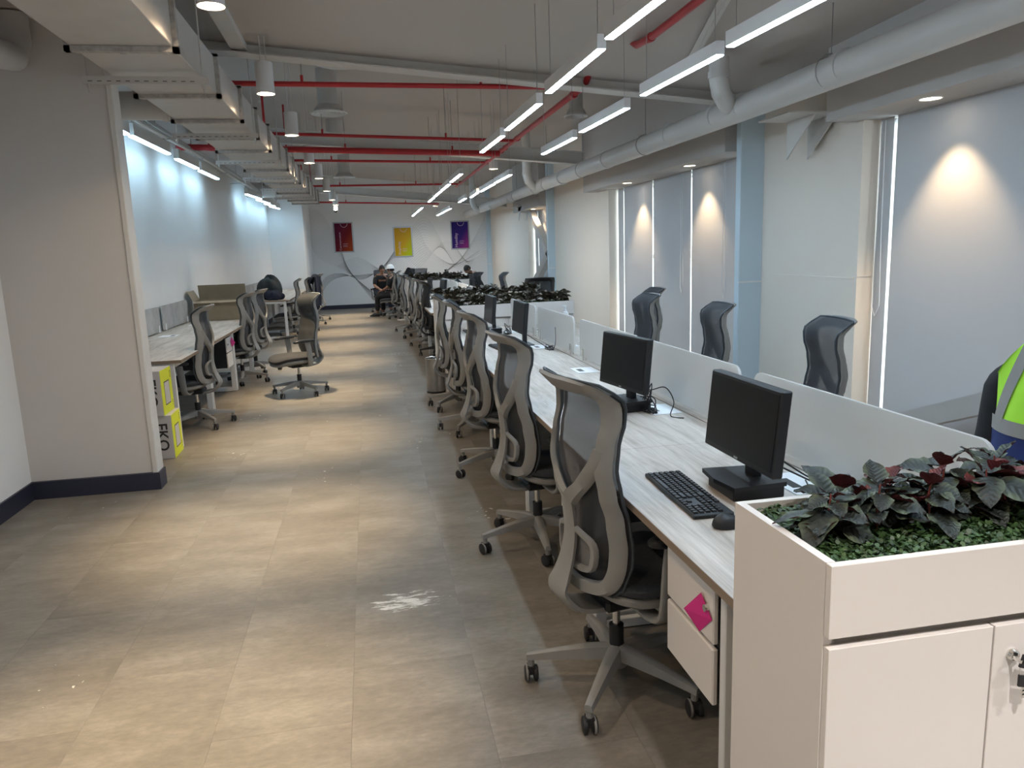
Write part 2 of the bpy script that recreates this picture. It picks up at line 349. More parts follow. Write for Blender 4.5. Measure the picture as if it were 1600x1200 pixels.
# ------------------------------------------------------------------ structure
def struct(name, mb, mt, **kw):
    return mb.build(name, mt, kind='structure', **kw)
XW, XP, XB = 3.9, 3.75, 3.5       # blind plane, pier face, bulkhead front
YB = 23.0                         # back wall
ZS = 2.43
fl = struct('floor', MB().box(-2.6, 4.3, -3.2, 23.3, -0.12, -0.008), M['joint'])
rnd_ = random.Random(3)
tile = MB().bbox(0.0002, 0.4528, 0.0002, 0.9098, -0.008, 0.0, 0.0003).mesh('floor_tile', M['floor'])
cells = []
x = -2.43-0.453*0
cx = []
ix = 0
while -0.153-0.453*6+ix*0.453 < 4.2: cx.append(-0.153-0.453*6+ix*0.453); ix += 1
for i, x0 in enumerate(cx):
    off = [0.0, 0.33, 0.61, 0.17, 0.48][i % 5]
    y0 = -3.1+off
    while y0 < 23.1:
        cells.append((x0, y0)); y0 += 0.91
def vis(c):
    x, y = c[0]+0.22, c[1]+0.45
    return y > 0.6 and x < 0.75+0.0*y and (x > -0.75*y)
near = sorted([c for c in cells if vis(c)], key=lambda c: c[1])[:240]
ns = set(near)
for c in near:
    o = D.objects.new('floor_tile', tile); COL.objects.link(o); o.location = (c[0], c[1], 0); o.parent = fl
rest = MB()
for c in cells:
    if c in ns: continue
    x0, y0 = c; rest.box(max(x0+0.0002, -2.6), min(x0+0.4528, 4.28), y0+0.0002, min(y0+0.9098, 23.2), -0.008, 0.0)
rest.build('floor_tile', M['floor'], fl, kind='stuff')

T = 0.15
# left: near recess wall, partition, long wall, step
struct('wall_left', MB().box(-2.33-T, -2.33, -3.2, 5.40, 0, 3.6), M['wall_blue'])
pw = MB().box(-2.48, -1.56, 5.40, 5.50, 0, 3.6)
struct('wall_header', MB().box(-2.33, -1.92, 5.18, 5.40, 3.06, 3.6), M['ceil'])
struct('wall_partition', pw, M['wallgrey'])
struct('trim_1', MB().bbox(-1.56, -1.522, 5.385, 5.53, 0.0, 3.5, 0.006), M['steel_white'], label='white corner trim on partition end')
struct('wall_left_far', MB().box(-2.45-T, -2.45, 5.5, 20.6, 0, 4.2), M['wall_blue'])
struct('wall_left_return', MB().box(-2.6, -1.58, 20.6, 23.2, 0, 4.2), M['wall_blue'])
struct('wall_back', MB().box(-2.6, 4.3, YB, YB+T, 0, 4.2), M['wall_blue'])
struct('wall_rear', MB().box(-2.6, 4.3, -3.3, -3.2, 0, 3.8), M['wall'])
struct('baseboard_left', MB().box(-2.33, -2.315, -3.2, 5.385, 0, 0.12), M['blackskirt'])
struct('baseboard_partition', MB().box(-2.33, -1.55, 5.372, 5.385+0.015, 0, 0.12).box(-1.55, -1.51, 5.372, 5.53, 0, 0.12), M['blackskirt'])
struct('baseboard_back', MB().box(-1.58, 3.7, YB-0.02, YB, 0, 0.12), M['blackskirt'])
struct('baseboard_left_far', MB().box(-2.45, -2.43, 5.5, 20.6, 0, 0.1).box(-1.58, -1.565, 20.6, YB, 0, 0.1), M['blackskirt'])

# ceiling: near low sloping deck, far higher deck
def zc1(x, y=6.9): return 3.22-0.085*x+0.025*(6.9-y)
def zc2(x): return 3.78-0.085*x
c = MB()
def slab(mb, x0, x1, y0, y1, zf, t=0.08):
    f_ = (lambda x, y: zf(x, y)) if zf is zc1 else (lambda x, y: zf(x))
    mb.add([(x0,y0,f_(x0,y0)),(x1,y0,f_(x1,y0)),(x1,y1,f_(x1,y1)),(x0,y1,f_(x0,y1)),(x0,y0,f_(x0,y0)+t),(x1,y0,f_(x1,y0)+t),(x1,y1,f_(x1,y1)+t),(x0,y1,f_(x0,y1)+t)],
           [(0,3,2,1),(4,5,6,7),(0,1,5,4),(1,2,6,5),(2,3,7,6),(3,0,4,7)])
slab(c, -2.6, 4.3, -3.3, 6.95, zc1); slab(c, -2.6, 4.3, 6.95, 23.2, zc2)
c.add([(-2.6,6.95,zc1(-2.6)),(4.3,6.95,zc1(4.3)),(4.3,6.95,zc2(4.3)+.08),(-2.6,6.95,zc2(-2.6)+.08),(-2.6,7.0,zc1(-2.6)),(4.3,7.0,zc1(4.3)),(4.3,7.0,zc2(4.3)+.08),(-2.6,7.0,zc2(-2.6)+.08)],
      [(0,1,2,3),(4,7,6,5),(0,4,5,1),(1,5,6,2),(2,6,7,3),(3,7,4,0)])
struct('ceiling', c, M['ceil'])
# right side: piers, bulkheads, window wall
def wallseg(name, x0, x1, y0, y1, z0, z1, mt, **kw): return struct(name, MB().box(x0, x1, y0, y1, z0, z1), mt, **kw)
piers = [(5.30, 6.95), (11.47, 15.1), (17.48, 23.0)]
wins = [(-3.2, 5.30), (6.95, 11.47), (15.1, 17.48)]
for i, (a, b_) in enumerate(piers):
    wallseg('wall_right_pier', XP, 4.3, a, b_, 0, 4.0, M['pier'])
    ya = a
    struct('trim_%d' % (i+2), MB().box(XP-0.006, XP+0.0, a+0.03, b_-0.25, 1.235, 1.247).box(XP, XW+0.01, a-0.006, a, 1.255, 1.27), M['pier'], label='thin horizontal joint strip on beige pier')
# steel column casings standing proud of the piers
for i, (yc, xl) in enumerate([(6.76, 3.51), (14.95, 3.60), (22.9, 3.61)]):
    struct('wall_column_casing', MB().bbox(xl, XP+0.01, yc, min(yc+0.09, YB), 0, 3.4, 0.006), M['casing'])
    struct('trim_%d' % (i+6), MB().box(xl-0.002, XP, yc-0.008, yc, 1.165, 1.18), M['white_pl'], label='thin joint strip across column casing')
bulks = [(-3.2, 5.40), (7.06, 12.0), (15.25, 18.0)]
for (a, b_) in bulks:
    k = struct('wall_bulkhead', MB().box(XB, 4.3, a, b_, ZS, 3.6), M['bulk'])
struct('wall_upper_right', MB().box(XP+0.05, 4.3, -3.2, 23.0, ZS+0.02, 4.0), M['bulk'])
nwin = 1
for (a, b_) in wins:
    # glazed wall outside the blinds
    wr = empty('window_%d' % nwin, (4.15, a, 0), kind='structure'); nwin += 1
    f = MB(); f.box(-0.03, 0.03, 0, b_-a, 0, 0.08).box(-0.03, 0.03, 0, b_-a, ZS-0.05, ZS+0.02).box(-0.03, 0.03, 0, b_-a, 1.37, 1.42)
    ys = []
    y = b_-a
    ym = [0.0]
    while y > 0: ys.append(y); y -= 1.45
    for yy in ys: f.box(-0.03, 0.03, max(yy-0.05, 0), yy, 0, ZS)
    f.build('window_frame', M['steel_white'], wr)
    for j, yy in enumerate(ys):
        lo = ys[j+1] if j+1 < len(ys) else 0
        MB().box(-0.004, 0.004, lo, max(yy-0.05, lo+0.01), 0.08, 1.37).build('pane', M['glass'], wr)
        MB().box(-0.004, 0.004, lo, max(yy-0.05, lo+0.01), 1.42, ZS-0.05).build('pane', M['glass'], wr)
    MB().box(-0.22, 0.1, 0, b_-a, 0, 0.05).build('window_sill', M['lam_white'], wr)

# mural lines on the back wall
def wave(mb, f0, f1, n, y=YB-0.004, w_=0.0022, seg=48):
    for i in range(n):
        t = i/(n-1); pts = []
        for k in range(seg+1):
            s_ = k/seg; a = f0(s_); b_ = f1(s_)
            pts.append((a[0]*(1-t)+b_[0]*t, a[1]*(1-t)+b_[1]*t))
        vs = []; fs = []
        for k, (px, pz) in enumerate(pts):
            q = pts[min(k+1, seg)]; p_ = pts[max(k-1, 0)]; dx, dz = q[0]-p_[0], q[1]-p_[1]; l_ = math.hypot(dx, dz) or 1
            nx, nz = -dz/l_*w_, dx/l_*w_
            vs += [(px-nx, y, pz-nz), (px+nx, y, pz+nz)]
        for k in range(seg): fs.append((2*k, 2*k+1, 2*k+3, 2*k+2))
        mb.add(vs, fs)
def spline(P):
    def f(s_):
        n = len(P)-1; u = min(s_*n, n-1e-6); i = int(u); t = u-i
        p0, p1, p2, p3 = P[max(i-1, 0)], P[i], P[i+1], P[min(i+2, n)]
        return tuple(0.5*((2*p1[k])+(-p0[k]+p2[k])*t+(2*p0[k]-5*p1[k]+4*p2[k]-p3[k])*t*t+(-p0[k]+3*p1[k]-3*p2[k]+p3[k])*t**3) for k in range(2))
    return f
mu = MB()
# coordinates (x, z) on the back wall
wave(mu, spline([(-1.58,2.9),(-1.3,2.85),(-0.95,2.3),(-0.75,1.75),(-0.55,1.15),(0.1,0.2)]), spline([(-1.58,1.9),(-1.45,1.6),(-1.1,1.35),(-0.75,1.22),(-0.45,0.95),(0.5,0.1)]), 26)
wave(mu, spline([(-1.58,0.2),(-1.2,0.75),(-0.8,0.95),(-0.1,1.0),(0.4,1.15),(1.4,2.3),(1.9,1.6),(2.9,0.9)]), spline([(-1.58,0.4),(-1.25,0.95),(-0.75,1.05),(-0.2,0.85),(0.4,1.15),(1.0,1.5),(2.0,0.9),(3.4,1.6)]), 18)
wave(mu, spline([(-0.9,1.25),(-0.3,1.5),(0.3,1.15),(0.9,0.7),(1.6,1.2),(2.4,1.9),(3.0,1.2),(3.55,0.6)]), spline([(-0.6,1.05),(-0.2,0.95),(0.4,1.12),(1.1,1.9),(1.8,2.6),(2.6,1.2),(3.1,1.3),(3.6,1.55)]), 18)
wave(mu, spline([(2.2,0.9),(2.6,1.2),(3.0,1.35),(3.6,1.6)]), spline([(2.2,0.9),(2.7,1.25),(3.2,1.9),(3.6,2.6)]), 14)
o = mu.build('mural_line', M['line'], kind='stuff'); o.parent = D.objects['wall_back']; o['label'] = 'thin grey flowing wave lines printed on white end wall'

# ------------------------------------------------------------------ text
def text_mesh(s_, size, mt, name='lettering', parent=None, loc=(0,0,0), rot=(0,0,0), ext=0.0004, bold=0.0, sx=1.0, label=None):
    cu = D.curves.new(name, 'FONT'); cu.body = s_; cu.size = size; cu.extrude = ext; cu.align_x = 'LEFT'; cu.offset = bold; cu.resolution_u = 3
    ob = D.objects.new(name, cu); COL.objects.link(ob)
    dg = bpy.context.evaluated_depsgraph_get(); me = D.meshes.new_from_object(ob.evaluated_get(dg)); me.name = name
    D.objects.remove(ob); me.materials.clear(); me.materials.append(mt)
    o = D.objects.new(name, me); COL.objects.link(o); o.location = loc; o.rotation_euler = rot; o.scale = (sx, 1, 1)
    if parent: o.parent = parent
    if label: o['label'] = label
    return o

# ------------------------------------------------------------------ ceiling steel, pipes, ducts
def beam(y, zf, x0, x1, h=0.12, wd=0.16, label=''):
    b = MB()
    def pl(dy0, dy1, a, c_):
        b.add([(x0,y+dy0,zf(x0)+a),(x1,y+dy0,zf(x1)+a),(x1,y+dy1,zf(x1)+a),(x0,y+dy1,zf(x0)+a),(x0,y+dy0,zf(x0)+c_),(x1,y+dy0,zf(x1)+c_),(x1,y+dy1,zf(x1)+c_),(x0,y+dy1,zf(x0)+c_)],
              [(0,3,2,1),(4,5,6,7),(0,1,5,4),(1,2,6,5),(2,3,7,6),(3,0,4,7)])
    pl(-wd/2, wd/2, 0, 0.012); pl(-0.006, 0.006, 0.012, h-0.012); pl(-wd/2, wd/2, h-0.012, h)
    return b.build('roof_beam', M['steel_white'], label=label, cat='beam', group='white steel roof beams')
beam(6.85, lambda x: 3.13-0.088*x, -2.44, 3.85, 0.13, 0.18, 'nearest white steel roof beam crossing under the lower ceiling edge')
beam(12.0, lambda x: 3.14-0.08*x, -2.44, 3.8, 0.2, 0.18, 'white steel roof beam crossing behind the first thick red pipe')
beam(20.2, lambda x: 3.06-0.095*x, -1.9, 3.8, 0.2, 0.18, 'farthest white steel roof beam above the three posters')
# purlin-like long member on left upper
b = MB(); b.add([(-0.98,-3,3.50),(-0.86,-3,3.50),(-0.86,6.9,3.24),(-0.98,6.9,3.24),(-0.98,-3,3.58),(-0.86,-3,3.58),(-0.86,6.9,3.33),(-0.98,6.9,3.33)],[(0,3,2,1),(4,5,6,7),(0,1,5,4),(1,2,6,5),(2,3,7,6),(3,0,4,7)]); b.build('ceiling_channel', M['steel_white'], label='white steel channel running lengthways on near ceiling', cat='beam')
# big white pipe
def arc(c, r, a0, a1, n, ax='xz'):
    out = []
    for i in range(n+1):
        a = a0+(a1-a0)*i/n
        out.append((c[0]+r*math.cos(a), c[1], c[2]+r*math.sin(a)) if ax == 'xz' else (c[0], c[1]+r*math.cos(a), c[2]+r*math.sin(a)))
    return out
pr = empty('drain_pipe', (3.0, 0, 2.6), 0, 'thick white painted drain pipe running along window bulkhead', 'pipe')
MB().tube([(0, -3.0, 0), (0, 5.75, 0), (0, 14.0, 0.04), (0, 22.8, 0.06)], 0.1, 24).build('pipe_run', M['pipe_white'], pr, True)
for yy in (1.2, 4.45, 5.75, 6.2, 7.2, 9.2, 11.4, 13.3, 15.6, 17.9, 20.0):
    MB().cyl((0, yy-0.03, 0.005*yy/3), (0, yy+0.03, 0.005*yy/3), 0.107, 24).build('coupling', M['pipe_white'], pr, True)
for yy in (2.6, 4.6, 7.9, 10.3, 12.4, 15.0):
    h = MB(); h.tube([(0.108*math.cos(a), yy, 0.012+0.108*math.sin(a)) for a in [2*PI*k/20 for k in range(20)]], 0.004, 6, closed=True)
    h.cyl((0, yy, 0.118), (0, yy, 0.50 if yy < 6.9 else 1.0), 0.004, 6); h.build('hanger', M['brushed'], pr)
for yb in (5.75, 12.9, 19.6):
    e = MB(); zt = 0.35 if yb < 6.9 else 0.95
    e.tube([(0, yb+0.25, 0.03), (-0.03, yb+0.15, 0.03), (-0.13, yb+0.02, 0.04), (-0.22, yb-0.06, 0.10), (-0.25, yb-0.08, 0.2), (-0.25, yb-0.08, zt)], 0.075, 18)
    e.cyl((-0.25, yb-0.08, 0.2), (-0.25, yb-0.08, 0.25), 0.083, 18)
    e.build('riser_branch', M['pipe_white'], pr, True)
# red sprinkler pipework
rp = empty('sprinkler_main', (2.02, 0, 3.0), 0, 'red sprinkler main running lengthways with branch collars', 'pipe')
MB().tube([(0.08, -1.0, 0.02), (0.08, 5.45, 0.02), (0.08, 5.70, 0.04), (0.08, 5.86, 0.12)], 0.027, 14).cyl((0.08, 5.40, 0.02), (0.08, 5.44, 0.02), 0.033, 12).build('pipe_run', M['pipe_red'], rp, True)
MB().tube([(0.02, 6.72, 0.10), (0.02, 6.88, 0.0), (0, 10.1, -0.01), (0.0, 16.3, -0.03), (0.0, 16.9, -0.03)], [0.03, 0.03, 0.028, 0.024, 0.024], 14).build('pipe_run', M['pipe_red'], rp, True)
for yy in (6.95, 7.25, 10.0, 10.9, 11.2, 12.5, 16.2):
    MB().cyl((0.01, yy-0.04, -0.01), (0.01, yy+0.04, -0.01), 0.038, 12).build('collar', M['pipe_red'], rp, True)
BR = [(6.98, -1.12, 3.02, 3.0, 0.022, 'red sprinkler branch pipe nearest the camera'),
      (10.05, -1.12, 3.08, 2.97, 0.020, 'thin red branch pipe second from the camera'),
      (11.1, -2.42, 3.07, 2.94, 0.042, 'thick red cross pipe that continues left behind the duct'),
      (12.5, -1.1, 3.05, 2.98, 0.020, 'thin red branch pipe just behind the thick red cross pipe'),
      (16.2, -1.0, 2.98, 2.97, 0.020, 'thin red branch pipe between the middle pendant lamps'),
      (20.6, -1.5, 2.97, 2.85, 0.020, 'farthest thin red branch pipe before the poster wall')]
for (yy, x0, z0, z1, r, lb) in BR:
    p = empty('sprinkler_branch', (0, yy, 0), 0, lb, 'pipe', 'red sprinkler branch pipes')
    MB().tube([(x0, 0, z0), (1.985, 0, z1)], r, 12).build('pipe_run', M['pipe_red'], p, True)
    k = MB()
    for xx in ((-0.45, 1.1) if r < 0.03 else (-2.0, -0.2, 1.3)):
        zz = z0+(z1-z0)*(xx-x0)/(2.0-x0)
        k.cyl((xx, 0, zz+r*0.6), (xx, 0, zz+r+0.05), 0.013, 8)
    k.build('saddle', M['pipe_red'], p)
    k = MB()
    for xx in ((-0.45, 1.1) if r < 0.03 else (-2.0, -0.2, 1.3)):
        zz = z0+(z1-z0)*(xx-x0)/(2.0-x0)
        k.cyl((xx, 0, zz+r+0.05), (xx, 0, (zc2(xx) if yy > 6.95 else zc1(xx))+0.02), 0.004, 6)
    k.build('hanger_rod', M['brushed'], p)
    if r < 0.03:
        MB().tube([(x0, 0, z0), (x0-0.02, 0.0, z0+0.05), (x0-0.02, 0, zc2(x0)+0.01)], r*0.75, 10).build('riser', M['pipe_red'], p, True)

# rectangular duct
du = empty('air_duct', (-1.232, 0, 2.70), 0, 'rectangular white painted air duct along left of ceiling', 'duct')
q_ = 0.852
ys = [y_*q_ for y_ in (-2.6, -1.2, 0.2, 1.6, 2.8, 4.0, 5.45, 6.9, 8.1, 9.2, 10.3, 11.4, 12.5, 13.6, 14.7, 15.8, 16.9, 18.0, 19.1, 20.15)]
for i in range(len(ys)-1):
    far = 0.0 if i % 2 == 0 else 0.005
    MB().bbox(-0.262, 0.262, ys[i]+0.0, ys[i+1], 0.01+far, 0.27-far, 0.004).build('duct_section', M['duct'], du)
for i, yy in enumerate(ys[1:]):
    f = MB()
    f.box(-0.290, 0.290, yy-0.022, yy+0.022, -0.016, 0.013).box(-0.290, 0.290, yy-0.022, yy+0.022, 0.262, 0.285).box(-0.290, -0.258, yy-0.022, yy+0.022, -0.016, 0.28).box(0.258, 0.290, yy-0.022, yy+0.022, -0.016, 0.28)
    for xx in (-0.24, -0.02, 0.2): f.box(xx, xx+0.03, yy-0.03, yy+0.03, -0.019, -0.01)
    f.build('flange', M['ductdark'], du)
for yy in (2.73, 5.16, 7.35, 9.3, 11.2, 13.0, 14.8):
    k = MB(); k.box(-0.385, 0.335, yy-0.018, yy+0.018, -0.072, -0.068).box(-0.385, 0.335, yy-0.019, yy-0.015, -0.072, -0.034).box(-0.385, 0.335, yy+0.015, yy+0.019, -0.072, -0.034)
    k.box(-0.385, 0.335, yy-0.019, yy+0.019, -0.034, -0.030)
    k.build('support_channel', M['duct'], du)
    for xx in (-0.355, 0.305): MB().cyl((xx, yy, -0.12), (xx, yy, (0.52 if yy < 6.9 else 1.16)), 0.005, 8).cyl((xx, yy, -0.092), (xx, yy, -0.072), 0.010, 6).build('threaded_rod', M['duct'], du)
    k = MB()
    for q in range(12): k.box(-0.35+q*0.053, -0.325+q*0.053, yy-0.0195, yy-0.0185, -0.060, -0.056)
    k.build('slots', M['black'], du, kind='stuff')
# side branch ducts to the wall
sb = MB().tube([(-1.50, 7.0, 2.84), (-2.44, 7.0, 2.84)], 0.115, 20).cyl((-1.56, 7.0, 2.84), (-1.60, 7.0, 2.84), 0.125, 20)
sb.build('duct_branch', M['duct'], smooth=True, label='round grey branch duct from rectangular duct to left wall, nearest', cat='duct')
sb = MB().tube([(-1.1, 17.2, 2.98), (-1.9, 17.2, 3.0), (-2.44, 17.3, 3.02)], 0.16, 20)
sb.cyl((-1.3, 17.2, 2.985), (-1.35, 17.2, 2.985), 0.175, 20)
sb.build('duct_branch', M['duct'], smooth=True, label='round grey branch duct far left above wall lights', cat='duct')
el = MB().tube([(-2.14, 2.4, 3.02), (-2.03, 4.6, 2.80), (-2.01, 5.0, 2.76), (-2.0, 5.2, 2.79), (-2.0, 5.28, 2.9), (-2.0, 5.28, 3.05)], 0.085, 18)
el.build('round_duct', M['duct'], smooth=True, label='round grey duct elbow against grey partition wall top left', cat='duct')
# conduits above left wall lights
ct = empty('cable_conduits', (-2.2, 7.0, 2.90), 0, 'bundle of white conduits sagging above left wall lights', 'conduit')
for k, (dx, dz, r) in enumerate([(-0.12, 0.22, 0.028), (-0.05, 0.17, 0.02), (0.0, 0.11, 0.016), (0.05, 0.05, 0.022)]):
    pts = [(dx, y_, dz+0.012*math.sin(y_*1.1+k)) for y_ in [i*0.8 for i in range(17)]]
    MB().tube(pts, r, 8).build('conduit', M['pipe_white'], ct, True)
for y_ in (0.6, 2.4, 4.2, 6.0, 7.8, 9.6, 11.2, 12.6):
    st_ = MB(); st_.cyl((-0.05, y_, 0.2), (-0.05, y_, 1.06), 0.005, 6).box(-0.17, 0.09, y_-0.015, y_+0.015, 0.02, 0.03)
    st_.build('hanger', M['brushed'], ct)

# diffusers
def diffuser(x, y, z, top, r, lb):
    e = empty('ceiling_diffuser', (x, y, z), 0, lb, 'air vent', 'round ceiling air diffusers')
    d = MB()
    for k, rr_ in enumerate([r, r*0.74, r*0.5, r*0.28]):
        d.lathe([(rr_, 0.0+0.008*k), (rr_*0.93, -0.012+0.008*k), (rr_*0.78, 0.03+0.004*k), (rr_*0.74, 0.03+0.004*k)], 32)
    d.lathe([(r*0.18, 0.02), (0.0001, 0.015)], 32); d.build('rings', M['pipe_white'], e, True)
    MB().lathe([(r*0.8, 0.03), (r*0.55, 0.10), (r*0.55, top-z)], 28).build('neck', M['duct'], e, True)
diffuser(-0.12, 7.5, 3.32, 3.80, 0.26, 'round white ceiling diffuser just behind the nearest roof beam')
diffuser(-0.35, 9.95, 3.30, 3.82, 0.23, 'round white ceiling diffuser on thick neck, second along aisle')
diffuser(-0.40, 13.5, 3.30, 3.82, 0.25, 'round white ceiling diffuser above the thin red pipes, third along aisle')
diffuser(-0.38, 17.6, 3.28, 3.82, 0.25, 'round white ceiling diffuser farthest along aisle')
diffuser(2.75, 9.7, 3.22, 3.56, 0.16, 'small round diffuser right of the lamp rows')
# braces at right
def brace(p0, p1, wd, lb, th=0.006):
    a, b_ = Vector(p0), Vector(p1); d = (b_-a).normalized(); s_ = d.cross(Vector((0, 1, 0))).normalized()*wd/2; n_ = s_.cross(d).normalized()*wd/2
    mb = MB(); v = [a-s_, a+s_, b_+s_, b_-s_, a-s_+d.cross(s_).normalized()*th, a+s_+d.cross(s_).normalized()*th, b_+s_+d.cross(s_).normalized()*th, b_-s_+d.cross(s_).normalized()*th]
    mb.add(v, [(0,1,2,3),(4,7,6,5),(0,4,5,1),(1,5,6,2),(2,6,7,3),(3,7,4,0)])
    v = [a-n_, a+n_, b_+n_, b_-n_, a-n_+s_.normalized()*th, a+n_+s_.normalized()*th, b_+n_+s_.normalized()*th, b_-n_+s_.normalized()*th]
    mb.add(v, [(0,1,2,3),(4,7,6,5),(0,4,5,1),(1,5,6,2),(2,6,7,3),(3,7,4,0)])
    return mb.build('steel_brace', M['steel_white'], label=lb, cat='brace')
brace((2.66, 6.0, 3.0), (2.22, 4.4, 3.05), 0.07, 'white diagonal steel brace beside vertical drain riser')
# gusset brackets below pipe on pier 1
g = empty('column_bracket', (3.42, 5.75, 2.52), 0, 'white triangular gusset bracket under drain pipe by beige pier', 'bracket')
MB().box(-0.17, 0.36, -0.25, 0.22, 0.0, 0.012).build('plate', M['steel_white'], g)
for dx in (0.08, 0.27):
    MB().add([(dx, 0.20, 0), (dx, -0.20, 0), (dx, 0.20, -0.30), (dx+0.012, 0.20, 0), (dx+0.012, -0.20, 0), (dx+0.012, 0.20, -0.30)], [(0,2,1),(3,4,5),(0,1,4,3),(1,2,5,4),(2,0,3,5)]).build('gusset', M['steel_white'], g)
g2 = empty('column_bracket', (3.42, 17.2, 2.52), 0, 'small white triangular gusset bracket far along drain pipe', 'bracket')
MB().box(-0.12, 0.33, -0.2, 0.2, 0.0, 0.012).build('plate', M['steel_white'], g2)
for dx in (0.08, 0.27):
    MB().add([(dx, 0.20, 0), (dx, -0.20, 0), (dx, 0.20, -0.30), (dx+0.012, 0.20, 0), (dx+0.012, -0.20, 0), (dx+0.012, 0.20, -0.30)], [(0,2,1),(3,4,5),(0,1,4,3),(1,2,5,4),(2,0,3,5)]).build('gusset', M['steel_white'], g2)
# structural brace in front of third window
def bar(name, p0, p1, wx, wy, mt, lb, cat):
    a, b_ = Vector(p0), Vector(p1); d = (b_-a).normalized(); u_ = Vector((1, 0, 0)); v_ = d.cross(u_).normalized(); mb = MB()
    mb.add([q+u_*sx_*wx/2+v_*sy_*wy/2 for q in (a, b_) for sx_, sy_ in ((-1,-1),(1,-1),(1,1),(-1,1))], [(0,1,2,3),(4,7,6,5),(0,4,5,1),(1,5,6,2),(2,6,7,3),(3,7,4,0)])
    return mb.build(name, mt, label=lb, cat=cat)
bar('window_brace', (3.72, 17.0, 2.40), (3.72, 15.3, 1.45), 0.12, 0.16, M['steel_white'], 'upper white diagonal steel brace in front of the far window', 'brace')
bar('window_brace', (3.72, 16.9, 0.75), (3.72, 15.3, 1.45), 0.12, 0.16, M['duct'], 'lower grey diagonal steel brace in front of the far window', 'brace')
bar('window_brace', (3.70, 5.2, 0.02), (3.70, 2.2, 1.18), 0.12, 0.13, M['duct'], 'grey diagonal steel brace across the nearest window behind the vest', 'brace')

# ------------------------------------------------------------------ lamps
def led(x0, y0, x1, y1, z=2.5, top=3.3, lb='', grp='', mt=None, wd=0.046, h=0.072):
    L_ = math.hypot(x1-x0, y1-y0); a = math.atan2(y1-y0, x1-x0)-PI/2
    e = empty('linear_pendant_lamp', (x0, y0, z), a, lb, 'lamp', grp)
    MB().box(-wd/2, wd/2, 0, L_, 0.004, h).build('housing', M['deskwhite'] if mt is None else M['pipe_white'], e)
    MB().box(-wd/2+0.004, wd/2-0.004, 0.004, L_-0.004, -0.001 if mt is None else -0.012, 0.0035).build('diffuser', M['led'] if mt is None else mt, e)
    if top:
        k = MB(); k.cyl((0, 0.06, h), (0, 0.06, top-z), 0.0022, 5).cyl((0, L_-0.06, h), (0, L_-0.06, top-z), 0.0022, 5); k.build('suspension_wire', M['brushed'], e, kind='stuff')
def zt(x, y): return (zc1(x, y) if y < 6.9 else zc2(x))
posn = ['nearest, cut off by top edge', 'second from the camera', 'third from the camera', 'fourth from the camera', 'fifth from the camera', 'sixth from the camera', 'seventh from the camera', 'eighth from the camera', 'ninth from the camera']
rowL = [(1.17, 3.55, 1.22, 2.6), (1.17, 4.75, 1.19, 3.72), (1.17, 6.17, 1.19, 5.08), (1.165, 7.5, 1.19, 6.47), (1.2, 10.58, 1.21, 9.5), (1.205, 11.9, 1.21, 10.86), (1.205, 13.2, 1.205, 12.1), (1.21, 14.5, 1.21, 13.4), (1.31, 21.4, 1.31, 17.6)]
for i, (x0, y0, x1, y1) in enumerate(rowL):
    led(x0, y0, x1, y1, 2.5 if i < 8 else 2.58, zt(x0, y0), 'white linear lamp in left row above desks, '+posn[i], 'pendant lamps above aisle-side desks')
rowR = [(1.825, 3.65, 1.88, 2.6), (1.81, 4.81, 1.85, 3.8), (1.825, 6.30, 1.855, 5.23), (1.825, 7.7, 1.855, 6.60), (1.86, 10.84, 1.87, 9.7), (1.87, 12.3, 1.87, 11.0), (1.88, 13.55, 1.85, 12.5), (1.82, 14.8, 1.81, 13.75), (2.0, 21.4, 2.03, 18.2)]
for i, (x0, y0, x1, y1) in enumerate(rowR):
    led(x0, y0, x1, y1, 2.5 if i < 8 else 2.58, zt(x0, y0), 'white linear lamp in right row above desks, '+posn[i], 'pendant lamps above window-side desks')
for i, y0 in enumerate((1.15,)):
    led(1.17, y0, 1.17, y0+1.0, 2.5, zt(1.17, y0), 'white linear pendant lamp in left row, behind the camera position, '+['first', 'second', 'third'][i], 'pendant lamps above aisle-side desks')
    led(1.83, y0, 1.83, y0+1.0, 2.5, zt(1.83, y0), 'white linear pendant lamp in right row, behind the camera position, '+['first', 'second', 'third'][i], 'pendant lamps above window-side desks')
    led(-1.7, y0, -1.7, y0+1.0, 2.5, zt(-1.7, y0), 'white linear pendant lamp by left wall, behind the camera position, '+['first', 'second', 'third'][i], 'pendant lamps behind the camera')
wl = [(8.30, 9.66), (10.13, 11.18), (11.45, 12.63), (15.6, 16.9), (17.1, 18.3), (18.36, 19.28), (19.34, 20.3)]
wn = ['nearest', 'second', 'third', 'fourth', 'fifth', 'sixth', 'farthest']
led(-2.23, 7.2, -2.23, 8.2, 2.8, 2.96, 'white linear lamp over left wall desks, half hidden behind partition', 'linear lamps along left wall', M['ledw'], 0.06, 0.12)
for i, (a, b_) in enumerate(wl):
    led(-2.22, a, -2.20 if i < 3 else -2.12, b_, 2.8, 2.96, 'white linear lamp over left wall desks, %s in the row' % wn[i], 'linear lamps along left wall', M['ledw'], 0.06, 0.12)

